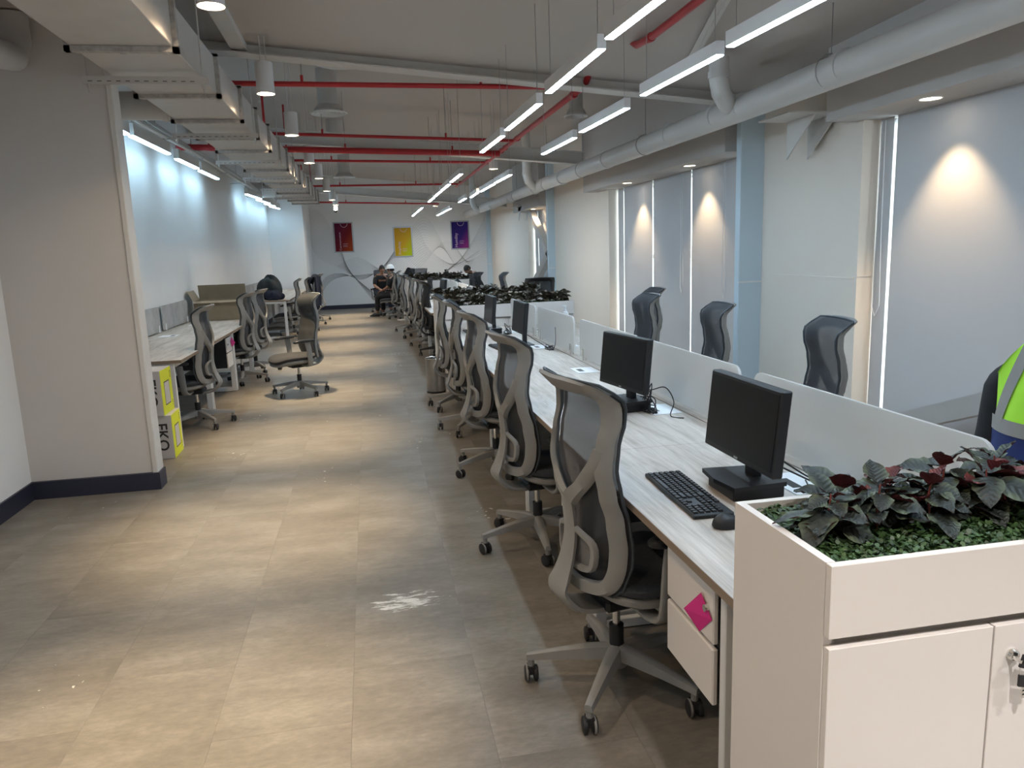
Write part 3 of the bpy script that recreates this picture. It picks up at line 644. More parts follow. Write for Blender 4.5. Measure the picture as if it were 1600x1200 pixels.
# pendant cylinder downlights
def spot(name, loc, energy, col, size, blend=0.4, rad=0.03, parent=None):
    l_ = D.lights.new(name, 'SPOT'); l_.energy = energy; l_.color = col; l_.spot_size = math.radians(size); l_.spot_blend = blend; l_.shadow_soft_size = rad
    o = D.objects.new(name, l_); COL.objects.link(o); o.location = loc
    if parent: o.parent = parent
    return o
def pendant(x, y, z, lb, col=WARM, size=47, pw_=None, gl='lamps'):
    e = empty('cylinder_pendant_lamp', (x, y, z), 0, lb, 'lamp', 'white cylinder downlights over aisle')
    MB().lathe([(0.045, 0.051), (0.058, 0.010), (0.070, 0.0), (0.070, 0.235), (0.066, 0.24), (0.0001, 0.24)], 28).build('shade', M['deskwhite'], e, True)
    MB().lathe([(0.045, 0.05), (0.0001, 0.05)], 24).build('lamp_glow', M[gl], e)
    k = MB()
    for dx in (-0.02, 0.02): k.cyl((dx, 0, 0.24), (dx, 0, zt(x, y)-z), 0.004, 6)
    k.build('rod', M['steel_white'], e)
    spot('bulb', (0, 0, -0.005), pw_ or PEND_W, col, size, 1.0, 0.04, e)
pl_ = ['at top edge of frame, nearest', 'second from the camera', 'third from the camera', 'fourth from the camera', 'fifth from the camera', 'sixth from the camera', 'seventh from the camera', 'eighth from the camera']
for i, y in enumerate([4.38, 6.56, 8.7, 11.2, 13.36, 15.9, 18.4, 20.2]): pendant(-0.71, y, 2.85, 'white cylinder downlight over aisle, '+pl_[i])
pendant(-0.71, 2.3, 2.85, 'white cylinder downlight over aisle, above the camera'); pendant(-0.71, 0.3, 2.85, 'white cylinder downlight over aisle, behind the camera')
for q, (x, y) in enumerate([(0.7, 0.0), (2.2, 0.0), (0.7, -1.9), (2.2, -1.9), (-0.71, -1.9), (3.2, -0.9)]):
    pendant(x, y, 2.8, 'added unseen white cylinder downlight behind the camera position, %s' % ['near aisle desks', 'near window desks', 'rear aisle side', 'rear window side', 'rear over aisle', 'by the window'][q], (1.0, 0.96, 0.93), 90, 120, 'lampr')  # unseen downlights added to brighten the near planter front and ceiling
pendant(1.97, 21.6, 2.85, 'white cylinder downlight near the end wall above the planters')
pendant(2.09, 12.3, 2.85, 'white cylinder downlight beside the right lamp row')
# soffit downlights
dn_ = ['near end of the nearest window soffit', 'middle of second window soffit', 'far end of second window soffit', 'on the far window soffit', 'beyond the right edge of frame']
for i, (y, lbn) in enumerate([(4.5, 0), (8.25, 1), (10.35, 2), (16.5, 3), (2.4, 4), (0.3, 4)]):
    e = empty('soffit_downlight', (3.66, y, ZS), 0, 'round warm recessed downlight '+dn_[lbn] if i < 5 else 'round warm recessed downlight behind the camera', 'lamp', 'recessed downlights in window soffit')
    MB().lathe([(0.062, -0.001), (0.068, -0.006), (0.075, 0.0)], 28).build('trim_ring', M['white_pl'], e, True)
    MB().lathe([(0.062, -0.002), (0.0001, -0.002)], 24).build('lamp_glow', M['lampw'], e)
    o = spot('bulb', (0.0, 0, -0.012), SOFFIT_W, SOFT, 84, 0.55, 0.03, e)

# CCTV dome
e = empty('dome_camera', (-0.72, 20.3, 2.72), 0, 'small dome security camera hanging above red poster', 'camera')
MB().lathe([(0.0001, 0.10), (0.05, 0.10), (0.06, 0.03), (0.06, 0.0)], 20).build('housing', M['white_pl'], e, True)
MB().lathe([(0.045, 0.0), (0.04, -0.03), (0.02, -0.045), (0.0001, -0.05)], 20).build('dome', M['black_gloss'], e, True)
MB().cyl((0, 0, 0.1), (0, 0, 1.05), 0.012, 8).build('pole', M['steel_white'], e)

# ------------------------------------------------------------------ blinds
bn = [0]
cordspec = {5.16: 1, 7.53: 0}
def blind(y0, y1, lb, cord=None):
    e = empty('roller_blind', (XW, y0, 0), 0, lb, 'window blind', 'grey roller blinds')
    L_ = y1-y0
    MB().box(-0.004, 0.0, 0, L_, 0.10, ZS+0.0).build('blind_fabric', M['blind'], e)
    MB().box(-0.010, 0.006, 0, L_, 0.07, 0.10).build('bottom_bar', M['deskwhite'], e)
    MB().cyl((0.03, 0.0, ZS-0.03), (0.03, L_, ZS-0.03), 0.022, 12).build('roller_tube', M['deskwhite'], e, True)
    if cord is not None:
        yc_ = cord-y0; zb = 0.95
        pts = [(-0.03, yc_+0.02, ZS-0.02), (-0.03, yc_+0.025, 1.6), (-0.03, yc_+0.04, zb+0.08), (-0.03, yc_, zb), (-0.03, yc_-0.05, zb+0.08), (-0.03, yc_-0.03, 1.6), (-0.03, yc_-0.02, ZS-0.02)]
        MB().tube(pts, 0.003, 6).build('bead_cord', M['white_pl'], e)
edges1 = [5.30, 5.13, 3.72, 2.3, 0.9, -0.5, -1.9, -3.2]
nm1 = ['narrow grey roller blind beside the first pier', 'wide grey roller blind left of the hi-vis vest, nearest fully visible', 'grey roller blind at right edge of frame behind the vest']
for i in range(7):
    blind(edges1[i+1]+0.018, edges1[i]-(0.018 if i else 0.004), nm1[i] if i < 3 else 'grey roller blind beyond the right edge, %s' % ['first', 'second', 'third', 'fourth'][i-3], 5.3-0.07 if i == 0 else None)
ed2 = [11.46, 11.18, 9.98, 8.72, 7.44, 6.97]
nm2 = ['narrow grey roller blind beside the second pier', 'grey roller blind second from the second pier', 'grey roller blind in middle of second window', 'grey roller blind left of the blue column, with warm pool of light', 'narrow grey roller blind mostly hidden by the blue column']
for i in range(5): blind(ed2[i+1]+0.016, ed2[i]-0.016, nm2[i], {2: 8.95, 3: 7.8}.get(i))
ed3 = [17.46, 17.1, 15.9, 15.12]
nm3 = ['narrow grey roller blind beside the third pier', 'grey roller blind behind the diagonal braces', 'grey roller blind next to second blue column']
for i in range(3): blind(ed3[i+1]+0.02, ed3[i]-0.02, nm3[i])

# ------------------------------------------------------------------ office chair
def crom(P, n, closed=False):
    out = []; m_ = len(P); segs = m_ if closed else m_-1
    for i in range(segs):
        if closed: p0, p1, p2, p3 = P[(i-1) % m_], P[i], P[(i+1) % m_], P[(i+2) % m_]
        else: p0, p1, p2, p3 = P[max(i-1, 0)], P[i], P[i+1], P[min(i+2, m_-1)]
        for k in range(n):
            t = k/n
            out.append(tuple(0.5*((2*p1[c])+(-p0[c]+p2[c])*t+(2*p0[c]-5*p1[c]+4*p2[c]-p3[c])*t*t+(-p0[c]+3*p1[c]-3*p2[c]+p3[c])*t**3) for c in range(len(p1))))
    if not closed: out.append(tuple(P[-1]))
    return out
def lerp_tab(tab, z):
    if z <= tab[0][0]: return tab[0][1]
    for (a, va), (b_, vb) in zip(tab, tab[1:]):
        if z <= b_:
            t = (z-a)/(b_-a); t = t*t*(3-2*t) if True else t
            return va+(vb-va)*t
    return tab[-1][1]
M['clear_grey'] = mesh_fabric('translucent_grey_plastic', (0.30, 0.29, 0.28), 0.55)
YBK = [(0.40, -0.212), (0.50, -0.204), (0.60, -0.202), (0.70, -0.215), (0.80, -0.238), (0.88, -0.249), (0.96, -0.242), (1.04, -0.226), (1.10, -0.226), (1.145, -0.243), (1.18, -0.276)]
WBK = [(0.42, 0.150), (0.47, 0.190), (0.56, 0.210), (0.68, 0.212), (0.80, 0.208), (0.90, 0.204), (0.98, 0.205), (1.06, 0.210), (1.12, 0.215), (1.17, 0.206)]
def yb(z): return lerp_tab(YBK, z)
def surf(u, z, off=0.0): return (u, yb(z)+0.085*(u/0.22)**2*(1 if z < 1.1 else max(0.35, 1-(z-1.1)*8))+off, z)
def band(mb, path, closed=False, th=0.020, n=5, off=0.0, yfn=None):
    P = crom(path, n, closed); m_ = len(P); rings = []
    for i, (u, z, wd) in enumerate(P):
        a = P[i-1] if (closed or i > 0) else P[i]; b_ = P[(i+1) % m_] if (closed or i < m_-1) else P[i]
        du_, dz_ = b_[0]-a[0], b_[1]-a[1]; l_ = math.hypot(du_, dz_) or 1; nu, nz = -dz_/l_, du_/l_
        ring = []
        for (s_, t_) in [(-0.5, -0.25), (-0.36, -1), (0.36, -1), (0.5, -0.25), (0.42, 0), (-0.42, 0)]:
            uu, zz = u+nu*wd*s_, z+nz*wd*s_
            p_ = surf(uu, zz) if yfn is None else yfn(uu, zz)
            ring.append((p_[0], p_[1]+t_*th+off, p_[2]))
        rings.append(ring)
    vs = [v for r_ in rings for v in r_]; fs = []
    for i in range(m_ if closed else m_-1):
        j = (i+1) % m_
        for k in range(6): fs.append((i*6+k, i*6+(k+1) % 6, j*6+(k+1) % 6, j*6+k))
    if not closed: fs += [tuple(range(6)), tuple((m_-1)*6+k for k in range(6))[::-1]]
    mb.add(vs, fs)
RING = [(0.0, 1.150, 0.060), (0.1, 1.150, 0.060), (0.168, 1.135, 0.062), (0.188, 1.07, 0.058), (0.183, 0.98, 0.050), (0.182, 0.89, 0.048), (0.185, 0.80, 0.048), (0.188, 0.70, 0.050), (0.186, 0.60, 0.050), (0.178, 0.52, 0.050), (0.145, 0.462, 0.055), (0.075, 0.445, 0.050), (0.0, 0.442, 0.046)]
def superel(a, b_, n, e=3.2):
    out = []
    for k in range(n):
        t = 2*PI*k/n; c_, s_ = math.cos(t), math.sin(t)
        out.append((a*abs(c_)**(2/e)*(1 if c_ >= 0 else -1), b_*abs(s_)**(2/e)*(1 if s_ >= 0 else -1)))
    return out
def make_chair(fm, meshm, seatm, edge=None, plain=False, headrest=False):
    root = empty('office_chair', (0, 0, 0))
    # star base with five legs, each with its castor
    hub = MB(); hub.lathe([(0.0001, 0.155), (0.034, 0.15), (0.04, 0.12), (0.036, 0.075), (0.0001, 0.07)], 16)
    hub.build('base_hub', fm, root, True)
    lg = MB()
    secs = [(0.02, 0.135, 0.030, 0.026), (0.10, 0.130, 0.026, 0.024), (0.20, 0.118, 0.021, 0.018), (0.29, 0.104, 0.017, 0.013), (0.325, 0.098, 0.015, 0.012)]
    vs = []; fs = []
    for (x, z, hw, hh) in secs: vs += [(x, -hw, z-hh), (x, hw, z-hh), (x, hw*0.75, z+hh*0.7), (x, hw*0.3, z+hh), (x, -hw*0.3, z+hh), (x, -hw*0.75, z+hh*0.7)]
    for i in range(len(secs)-1):
        for k in range(6): fs.append((i*6+k, i*6+(k+1) % 6, i*6+6+(k+1) % 6, i*6+6+k))
    fs += [tuple(range(6))[::-1], tuple(24+k for k in range(6))]
    lg.add(vs, fs); lg.cyl((0.310, 0, 0.058), (0.310, 0, 0.10), 0.012, 10)
    lm = lg.mesh('chair_leg', fm, True)
    cm = MB()
    for s_ in (-1, 1):
        cm.xform(lambda v: v)
        st_ = len(cm.v); cm.lathe([(0.0001, -0.008), (0.022, -0.009), (0.029, -0.006), (0.030, 0.0), (0.029, 0.006), (0.022, 0.009), (0.0001, 0.008)], 18)
        cm.xform(lambda v, s_=s_: Vector((v.x, v.z+s_*0.016, v.y+0.030)), st_)
    st_ = len(cm.v); cm.lathe([(0.026, -0.007), (0.0305, -0.003), (0.0305, 0.003), (0.026, 0.007)], 18, mi=1); cm.xform(lambda v: Vector((v.x, v.z+0.016, v.y+0.030)), st_)
    cm.box(-0.018, 0.018, -0.014, 0.014, 0.030, 0.060)
    cmesh = cm.mesh('castor', [M['rubber'], M['frame']], True)
    for k in range(5):
        a = 2*PI*k/5+0.5
        l_ = D.objects.new('leg', lm); COL.objects.link(l_); l_.parent = root; l_.rotation_euler = (0, 0, a)
        c_ = D.objects.new('castor', cmesh); COL.objects.link(c_); c_.parent = l_; c_.location = (0.310, 0, 0); c_.rotation_euler = (0, 0, 1.1+k*1.9)
        c_['label'] = 'black twin-wheel castor'
    MB().cyl((0, 0, 0.14), (0, 0, 0.235), 0.026, 16).build('gas_sleeve', M['black'], root, True)
    MB().cyl((0, 0, 0.235), (0, 0, 0.34), 0.014, 14).build('gas_column', M['chrome'], root, True, label='chrome gas column')
    MB().bbox(-0.085, 0.085, -0.14, 0.11, 0.325, 0.375, 0.012).build('tilt_mechanism', M['black'], root)
    # seat shell and cushion
    def pad(z0, z1, a, b_, rise, n=36, dome=0.01):
        vs = []; fs = []; lv = [(z0, 0.90), (z0+(z1-z0)*0.3, 0.99), (z0+(z1-z0)*0.7, 1.0), (z1-0.004, 0.97), (z1+dome*0.5, 0.85), (z1+dome, 0.5)]
        base = superel(a, b_, n)
        for z, s_ in lv:
            for (x, y) in base:
                yy = y*s_; fr = max(0, (yy-b_*0.45)/b_); vs.append((x*s_, yy+0.065, z+rise*(abs(x)/a)**2*0.5-fr*fr*0.12+max(0, (-yy-b_*0.6)/b_)*0.04))
        for i in range(len(lv)-1):
            for k in range(n): fs.append((i*n+k, i*n+(k+1) % n, (i+1)*n+(k+1) % n, (i+1)*n+k))
        vs.append((0, 0.065, lv[-1][0])); c0 = len(vs)-1
        for k in range(n): fs.append(((len(lv)-1)*n+k, (len(lv)-1)*n+(k+1) % n, c0))
        fs.append(tuple(range(n))[::-1])
        return vs, fs
    sh = MB(); sh.add(*pad(0.375, 0.42, 0.235, 0.235, 0.02)); sh.build('seat_shell', fm, root, True)
    sc2 = MB(); sc2.add(*pad(0.418, 0.462, 0.245, 0.245, 0.02)); sc2.build('seat', seatm, root, True)
    # back frame
    bf = MB(); path = RING+[(-u, z, w_) for (u, z, w_) in RING[-2:0:-1]]
    band(bf, path, closed=True, th=0.022)
    for s_ in (-1, 1):
        band(bf, [(0.0, 0.735, 0.060), (s_*0.035, 0.765, 0.058), (s_*0.095, 0.815, 0.048), (s_*0.150, 0.885, 0.045), (s_*0.172, 0.95, 0.04)], th=0.024)
    # top lip curling back
    bf.build('back_frame', fm, root, True, angle=50)
    # central spine, leaving the frame and curving under the seat
    sp = MB(); prof = [(0.76, -0.010, 0.058), (0.70, -0.018, 0.064), (0.62, -0.026, 0.072), (0.54, -0.040, 0.088), (0.47, -0.062, 0.115), (0.425, -0.074, 0.14)]
    pts = [(yb(z)+d_-0.0, z, wd) for z, d_, wd in prof]+[(-0.262, 0.385, 0.16), (-0.22, 0.352, 0.16), (-0.14, 0.335, 0.14), (-0.06, 0.335, 0.11)]
    P = crom(pts, 4); vs = []; fs = []
    for i, (y, z, wd) in enumerate(P):
        a = P[max(i-1, 0)]; b_ = P[min(i+1, len(P)-1)]; dy, dz = b_[0]-a[0], b_[1]-a[1]; l_ = math.hypot(dy, dz); ny, nz = -dz/l_, dy/l_
        for (s_, t_) in [(-0.5, 0.004), (-0.3, 0.017), (0.3, 0.017), (0.5, 0.004), (0.45, -0.008), (-0.45, -0.008)]: vs.append((s_*wd, y-ny*t_, z-nz*t_))
    for i in range(len(P)-1):
        for k in range(6): fs.append((i*6+k, i*6+(k+1) % 6, i*6+6+(k+1) % 6, i*6+6+k))
    fs += [tuple(range(6))[::-1], tuple((len(P)-1)*6+k for k in range(6))]
    sp.add(vs, fs); sp.build('back_spine', fm, root, True, angle=50)
    # mesh panel
    mp_ = MB(); nu, nz_ = 14, 26
    def mf(i, j):
        z = 0.432+(1.168-0.432)*j; w_ = lerp_tab(WBK, z); return surf((2*i-1)*w_, z, 0.010)
    mp_.grid(mf, nu, nz_); mp_.build('backrest_mesh', meshm, root, True, angle=180)
    tr_ = MB(); loop = []
    for j in range(27): z = 0.432+(1.168-0.432)*j/26; loop.append(surf(lerp_tab(WBK, z)+0.004, z, 0.008))
    lp2 = [(-x, y, z) for x, y, z in reversed(loop)]
    tr_.tube(loop+[(x, surf(x, 1.172, 0.008)[1], 1.172) for x in (0.15, 0.05, -0.05, -0.15)]+lp2+[(x, surf(x, 0.430, 0.008)[1], 0.430) for x in (-0.1, 0, 0.1)], 0.0055, 6, closed=True)
    tr_.build('mesh_trim', edge or M['frame_dark'], root, True, angle=180)
    # lumbar pad with its own bracket
    def ly(u, z): return (u, yb(z)+0.05*(u/0.22)**2-0.012, z)
    lb_ = MB(); band(lb_, [(-0.12, 0.61, 0.022), (-0.06, 0.635, 0.02), (0.0, 0.645, 0.02), (0.06, 0.635, 0.02), (0.12, 0.61, 0.022), (0.125, 0.555, 0.024), (0.10, 0.515, 0.022), (0.0, 0.505, 0.022), (-0.10, 0.515, 0.022), (-0.125, 0.555, 0.024)], closed=True, th=0.018, yfn=ly, n=3)
    ls_ = lb_.build('lumbar_support', fm, root, True, angle=50)
    pp = MB(); pp.grid(lambda i, j: ly((2*i-1)*0.118*(1-0.12*(1-j)), 0.512+(0.628-0.512)*j), 8, 5); pp.build('pad_plate', M['clear_grey'], ls_, True, angle=180)
    # arms
    for s_ in (-1, 1):
        a = MB(); pts = [(s_*0.09, -0.03, 0.355), (s_*0.20, -0.03, 0.352), (s_*0.265, -0.03, 0.375), (s_*0.285, -0.028, 0.43), (s_*0.288, -0.02, 0.54), (s_*0.285, -0.005, 0.645)]
        P2 = crom(pts, 4); vs = []; fs = []
        for i, p in enumerate(P2):
            q0 = Vector(P2[max(i-1, 0)]); q1 = Vector(P2[min(i+1, len(P2)-1)]); t_ = (q1-q0).normalized(); n_ = t_.cross(Vector((0, 1, 0))).normalized(); hw = 0.026+0.012*abs(i/len(P2)-0.45); ht = 0.012
            for (c1, c2) in [(-1, -0.5), (-0.7, -1), (0.7, -1), (1, -0.5), (1, 0.5), (0.7, 1), (-0.7, 1), (-1, 0.5)]: vs.append(Vector(p)+Vector((0, 1, 0))*hw*c1+n_*ht*c2)
        for i in range(len(P2)-1):
            for k in range(8): fs.append((i*8+k, i*8+(k+1) % 8, i*8+8+(k+1) % 8, i*8+8+k))
        fs += [tuple(range(8))[::-1], tuple((len(P2)-1)*8+k for k in range(8))]
        a.add(vs, fs); ar = a.build('armrest', fm, root, True, angle=50)
        p = MB(); base = superel(0.036, 0.125, 24, 2.8); vs = []; fs = []
        lv = [(0.640, 0.9), (0.645, 1.0), (0.660, 1.0), (0.668, 0.88)]
        for z, sc_ in lv:
            for (x, y) in base: vs.append((s_*0.282+x*sc_, y*sc_+0.03, z-0.010*(y/0.125)**2*(1 if y > 0 else 0)))
        for i in range(3):
            for k in range(24): fs.append((i*24+k, i*24+(k+1) % 24, (i+1)*24+(k+1) % 24, (i+1)*24+k))
        fs += [tuple(range(24))[::-1], tuple(72+k for k in range(24))]
        p.add(vs, fs); p.build('arm_pad', M['black'], ar, True, label='black arm pad')
    return root
BIN = D.collections.new('unused')
chairG = make_chair(M['frame'], M['mesh'], M['seat'])
chairL = make_chair(M['frame'], M['mesh_light'], M['seat_grey'])
chairB = make_chair(M['black'], M['mesh_black'], M['seat'], M['black'])
used = {}
def chair(proto, x, y, heading, label, group, star=0.0):
    rz = math.radians(heading)-PI/2
    c = proto if proto.name not in used else dup(proto)
    used[proto.name] = 1
    c.location = (x, y, 0); c.scale = (1, 1, 0.975); c.rotation_euler = (0, 0, rz); c['label'] = label; c['category'] = 'chair'; c['group'] = group
    return c, star
def restar(c, star):
    k_ = 0
    for ch in [q for q in D.objects if q.parent == c]:
        if ch.name.startswith('leg'): ch.rotation_euler = (0, 0, 2*PI*k_/5+math.radians(star)-math.radians(math.degrees(c.rotation_euler.z))); k_ += 1
GA = 'grey mesh chairs on the aisle side of the first desk run'
CH = [
 (chairG, 0.845, 2.38, 10, 'grey mesh office chair nearest the camera, black seat, at first aisle-side desk', GA, 19),
 (chairG, 0.865, 3.74, 7, 'grey mesh office chair second from camera on aisle side of desks', GA, 50),
 (chairG, 0.88, 5.16, 4, 'grey mesh office chair third from camera on aisle side of desks', GA, 62),
 (chairG, 0.90, 6.42, -4, 'grey mesh office chair fourth from camera on aisle side of desks', GA, 20),
 (chairG, 0.88, 7.45, -6, 'grey mesh office chair beside the steel bin, last of first desk run', GA, 10),
]
GB = 'grey mesh chairs on the window side of the first desk run'
CH += [
 (chairG, 2.32, 1.95, 183, 'grey mesh office chair under the hi-vis vest at window-side desk', GB, 10),
 (chairG, 2.16, 3.56, 168, 'grey mesh chair with its back against near pier, nearest fully visible window-side chair', GB, 30),
 (chairG, 2.16, 4.84, 172, 'grey mesh chair in front of the blue column, second window-side chair', GB, 10),
 (chairG, 2.12, 6.08, 178, 'grey mesh chair in front of the second window, showing its black arm', GB, 40),
 (chairG, 2.52, 6.95, 176, 'grey mesh chair just behind the one in front of the second window', GB, 40),
]
GC = 'grey mesh chairs at the left wall desks'
CH += [
 (chairL, -0.86, 8.84, 208, 'grey mesh office chair with grey seat standing alone in the aisle', 'lone grey chair in the aisle', 20),
 (chairG, -1.74, 7.44, 178, 'grey mesh office chair at the first left desk beside the yellow boxes', GC, 20),
 (chairG, -1.72, 9.95, 172, 'grey mesh office chair at the left desks beside the cardboard box, nearer one', GC, 60),
 (chairG, -1.68, 10.85, 170, 'grey mesh office chair at the left desks beside the cardboard box, farther one', GC, 10),
 (chairG, -1.60, 15.6, 182, 'grey mesh chair behind the end frame of the far left desk', GC, 10),
 (chairG, -1.45, 16.6, 176, 'grey mesh chair carrying a navy jacket at far left desks', GC, 40),
 (chairG, -1.42, 17.9, 178, 'grey mesh chair second from the end of the far left desks', GC, 10),
 (chairG, -1.38, 19.2, 174, 'grey mesh chair last at the far left desks by the end wall', GC, 10),
]
GD = 'chairs on the aisle side of the second desk run'
CH += [
 (chairB, 1.02, 11.45, 4, 'black office chair at start of second desk run behind the bin', 'black office chairs', 30),
 (chairG, 1.00, 12.75, 3, 'grey mesh chair behind the black office chair in second desk run', GD, 20),
 (chairG, 0.95, 14.1, 0, 'grey mesh chair third in second desk run', GD, 50),
 (chairG, 0.85, 15.35, -3, 'grey mesh chair fourth in second desk run beside the third planter', GD, 25),
 (chairB, 2.50, 11.0, 80, 'wide black mesh office chair on window side beside second blue column', 'black office chairs', 25),
 (chairB, 1.95, 14.9, 195, 'black office chair with round back in front of the third planter', 'black office chairs', 25),
 (chairG, 2.36, 14.3, 180, 'grey mesh chair on window side in front of the far beige pier', 'grey mesh chairs near the far pier', 25),
 (chairG, 0.55, 19.4, 175, 'grey mesh chair holding the seated man in the white hat', 'grey mesh chairs by the end wall', 25),
 (chairG, 0.80, 18.5, -2, 'grey mesh chair in front of the man in the white hat, by third planter', 'grey mesh chairs by the end wall', 45),
 (chairG, 1.35, 21.0, 250, 'grey mesh chair behind the man in the white hat against end wall', 'grey mesh chairs by the end wall', 45),
 (chairG, 0.35, 21.0, 265, 'grey mesh chair holding the seated man in black shirt', 'grey mesh chairs by the end wall', 45),
]
for a in CH:
    c, st_ = chair(*a[:-1], star=a[-1]); restar(c, st_)
    if a is CH[0]:
        for ch in [q for q in D.objects if q.parent == c and q.name.split('.')[0] in ('leg', 'base_hub', 'gas_sleeve', 'gas_column')]: ch.location = (0.0, -0.06, 0)

# ------------------------------------------------------------------ desks
def loop_frame(mb, x0, x1, z1, t=0.045, d=0.03):
    mb.bbox(x0, x0+t, -d/2, d/2, 0.004, z1, 0.003); mb.bbox(x1-t, x1, -d/2, d/2, 0.004, z1, 0.003)
    mb.bbox(x0+t, x1-t, -d/2, d/2, 0.004, 0.004+t*0.9, 0.003); mb.bbox(x0+t, x1-t, -d/2, d/2, z1-t*0.9, z1, 0.003)
def make_desk(L_, depth):
    # local: front edge x=0, back x=depth, runs along +y
    e = empty('office_desk')
    t = MB(); t.box(0.0, depth, 0.001, L_-0.001, 0.725, 0.7495)
    o = t.build('tabletop', M['oak'], e)
    b = MB(); b.box(-0.0015, 0.0, 0.001, L_-0.001, 0.7245, 0.749).box(0.0, depth, 0.0, 0.001, 0.7245, 0.749).box(0, depth, L_-0.001, L_, 0.7245, 0.749)
    b.build('edge_band', M['edge'], o)
    r = MB(); r.box(0.08, 0.12, 0.03, L_-0.03, 0.665, 0.705).box(depth-0.12, depth-0.08, 0.03, L_-0.03, 0.665, 0.705); r.build('crossbar', M['deskwhite'], e)
    return e
def end_leg(e, y, depth):
    f = MB(); loop_frame(f, 0.05, depth-0.02, 0.724); o = f.build('leg_frame', M['deskwhite'], e); o.location = (0, y, 0); return o
def grommet(e, x, y, open_=True):
    g_ = MB(); g_.bbox(-0.075, 0.075, -0.11, 0.11, 0.7495, 0.7535, 0.0015); o = g_.build('cable_flap', M['white_pl'], e, label='white cable flap plate'); o.location = (x, y, 0)
    MB().box(-0.05, -0.015, -0.05, 0.05, 0.7535, 0.7540).build('slot', M['black'], o)
def pedestal(x, y, face, lb, z0=0.33, dz=0.34):
    # face -1: fronts look to -x, +1 to +x
    e = empty('desk_pedestal', (x, y, z0), 0 if face < 0 else PI, lb, 'drawer unit', 'white two-drawer pedestals under desks')
    MB().box(0.0, 0.50, -0.155, 0.155, 0.0, dz).build('body', M['black'], e)
    for z_ in (0.0, dz/2+0.006):
        d_ = MB().bbox(-0.018, -0.001, -0.155, 0.155, z_, z_+dz/2-0.006, 0.004).build('drawer', M['lam_white'], e)
    MB().lathe([(0.010, 0.0), (0.010, 0.012), (0.0001, 0.012)], 16).xform(lambda v: Vector((-0.018-v.z, v.x+0.125 if face > 0 else v.x-0.125, v.y+dz/2+0.10))).build('lock', M['chrome'], e, True)
    return e
DN = ['nearest camera, with first keyboard', 'second from the camera', 'third from the camera', 'fourth from the camera', 'last, against the second planter']
proto_d = make_desk(1.306, 0.690)
first = True
def place_desk(x, y, rz, label, group, n_end=1):
    global first
    e = proto_d if first else dup(proto_d)
    first = False
    e.location = (x, y, 0); e.rotation_euler = (0, 0, rz); e['label'] = label; e['category'] = 'desk'; e['group'] = group
    return e
des = []
for i in range(5):
    e = place_desk(0.77, 1.472+1.306*i, 0, 'pale oak desk, aisle side of first run, '+DN[i], 'aisle-side desks of the first run'); des.append(e)
for i in range(5):
    e = place_desk(2.205, 1.472+1.306*(i+1), PI, 'pale oak desk on window side of first run, '+['nearest the camera', 'second from the camera', 'third from the camera', 'fourth from the camera', 'last, against the second planter'][i], 'window-side desks of the first run'); des.append(e)
nB = []
for i in range(4):
    e = place_desk(0.80, 10.2+1.42*i, 0, 'pale desk on aisle side of second run, '+['first', 'second', 'third', 'last'][i], 'aisle-side desks of the second run'); e.scale = (1, 1.42/1.306, 1); des.append(e); nB.append(e)
    e = place_desk(2.235, 10.2+1.42*(i+1), PI, 'pale desk on window side of second run, '+['first', 'second', 'third', 'last'][i], 'window-side desks of the second run'); e.scale = (1, 1.42/1.306, 1); des.append(e); nB.append(e)
for i in range(3):
    e = place_desk(0.78, 18.1+1.306*i, 0, 'pale desk behind the third planter, aisle side, '+['first', 'second', 'last'][i], 'desks behind the third planter'); des.append(e)
    e = place_desk(2.215, 18.1+1.306*(i+1), PI, 'pale desk behind the third planter, window side, '+['first', 'second', 'last'][i], 'desks behind the third planter'); des.append(e)
lE = []
for i in range(3):
    e = place_desk(-1.575, 6.56+1.40*(i+1), PI, 'pale oak desk along left wall, '+['beside the yellow boxes', 'second from the camera', 'carrying the cardboard box'][i], 'first group of left wall desks'); e.scale = (1.25, 1.40/1.306, 1); lE.append(e)
for i in range(4):
    e = place_desk(-1.55, 15.22+1.3*(i+1), PI, 'pale desk in far left group, '+['with white end frame facing the camera', 'second', 'third', 'last by the end wall'][i], 'far group of left wall desks'); e.scale = (1.22, 1.0, 1); lE.append(e)
lfm = MB(); loop_frame(lfm, 0.05, 0.67, 0.724); lfm = lfm.mesh('leg_frame', M['deskwhite'])
for e in des+lE:
    for y_ in ((0.03, 1.276) if e is not des[0] else (0.155, 1.276)):
        o = D.objects.new('leg_frame', lfm); COL.objects.link(o); o.parent = e; o.location = (0, y_, 0)
for e, yy in zip(des[0:5], (0.72, 0.65, 0.65, 0.65, 0.65)): grommet(e, 0.60, yy)
for e in des[5:10]: grommet(e, 0.60, 0.65)
for e in lE: grommet(e, 0.50, 0.55)
# centre beam between back-to-back desks with groove, per run
for (x, y0, y1, lb) in [(1.4875, 1.472, 8.0, 'first'), (1.5175, 10.2, 15.88, 'second'), (1.4975, 18.1, 22.0, 'third')]:
    b = empty('cable_channel', (x, y0, 0), 0, 'pale oak centre strip between the back-to-back desks of the %s run' % lb, 'cable tray')
    MB().box(-0.023, 0.023, 0, y1-y0, 0.70, 0.7515).build('cover_strip', M['oak'], b)
    MB().box(-0.02, 0.02, 0.3, y1-y0-0.3, 0.60, 0.70).build('tray', M['deskwhite'], b)
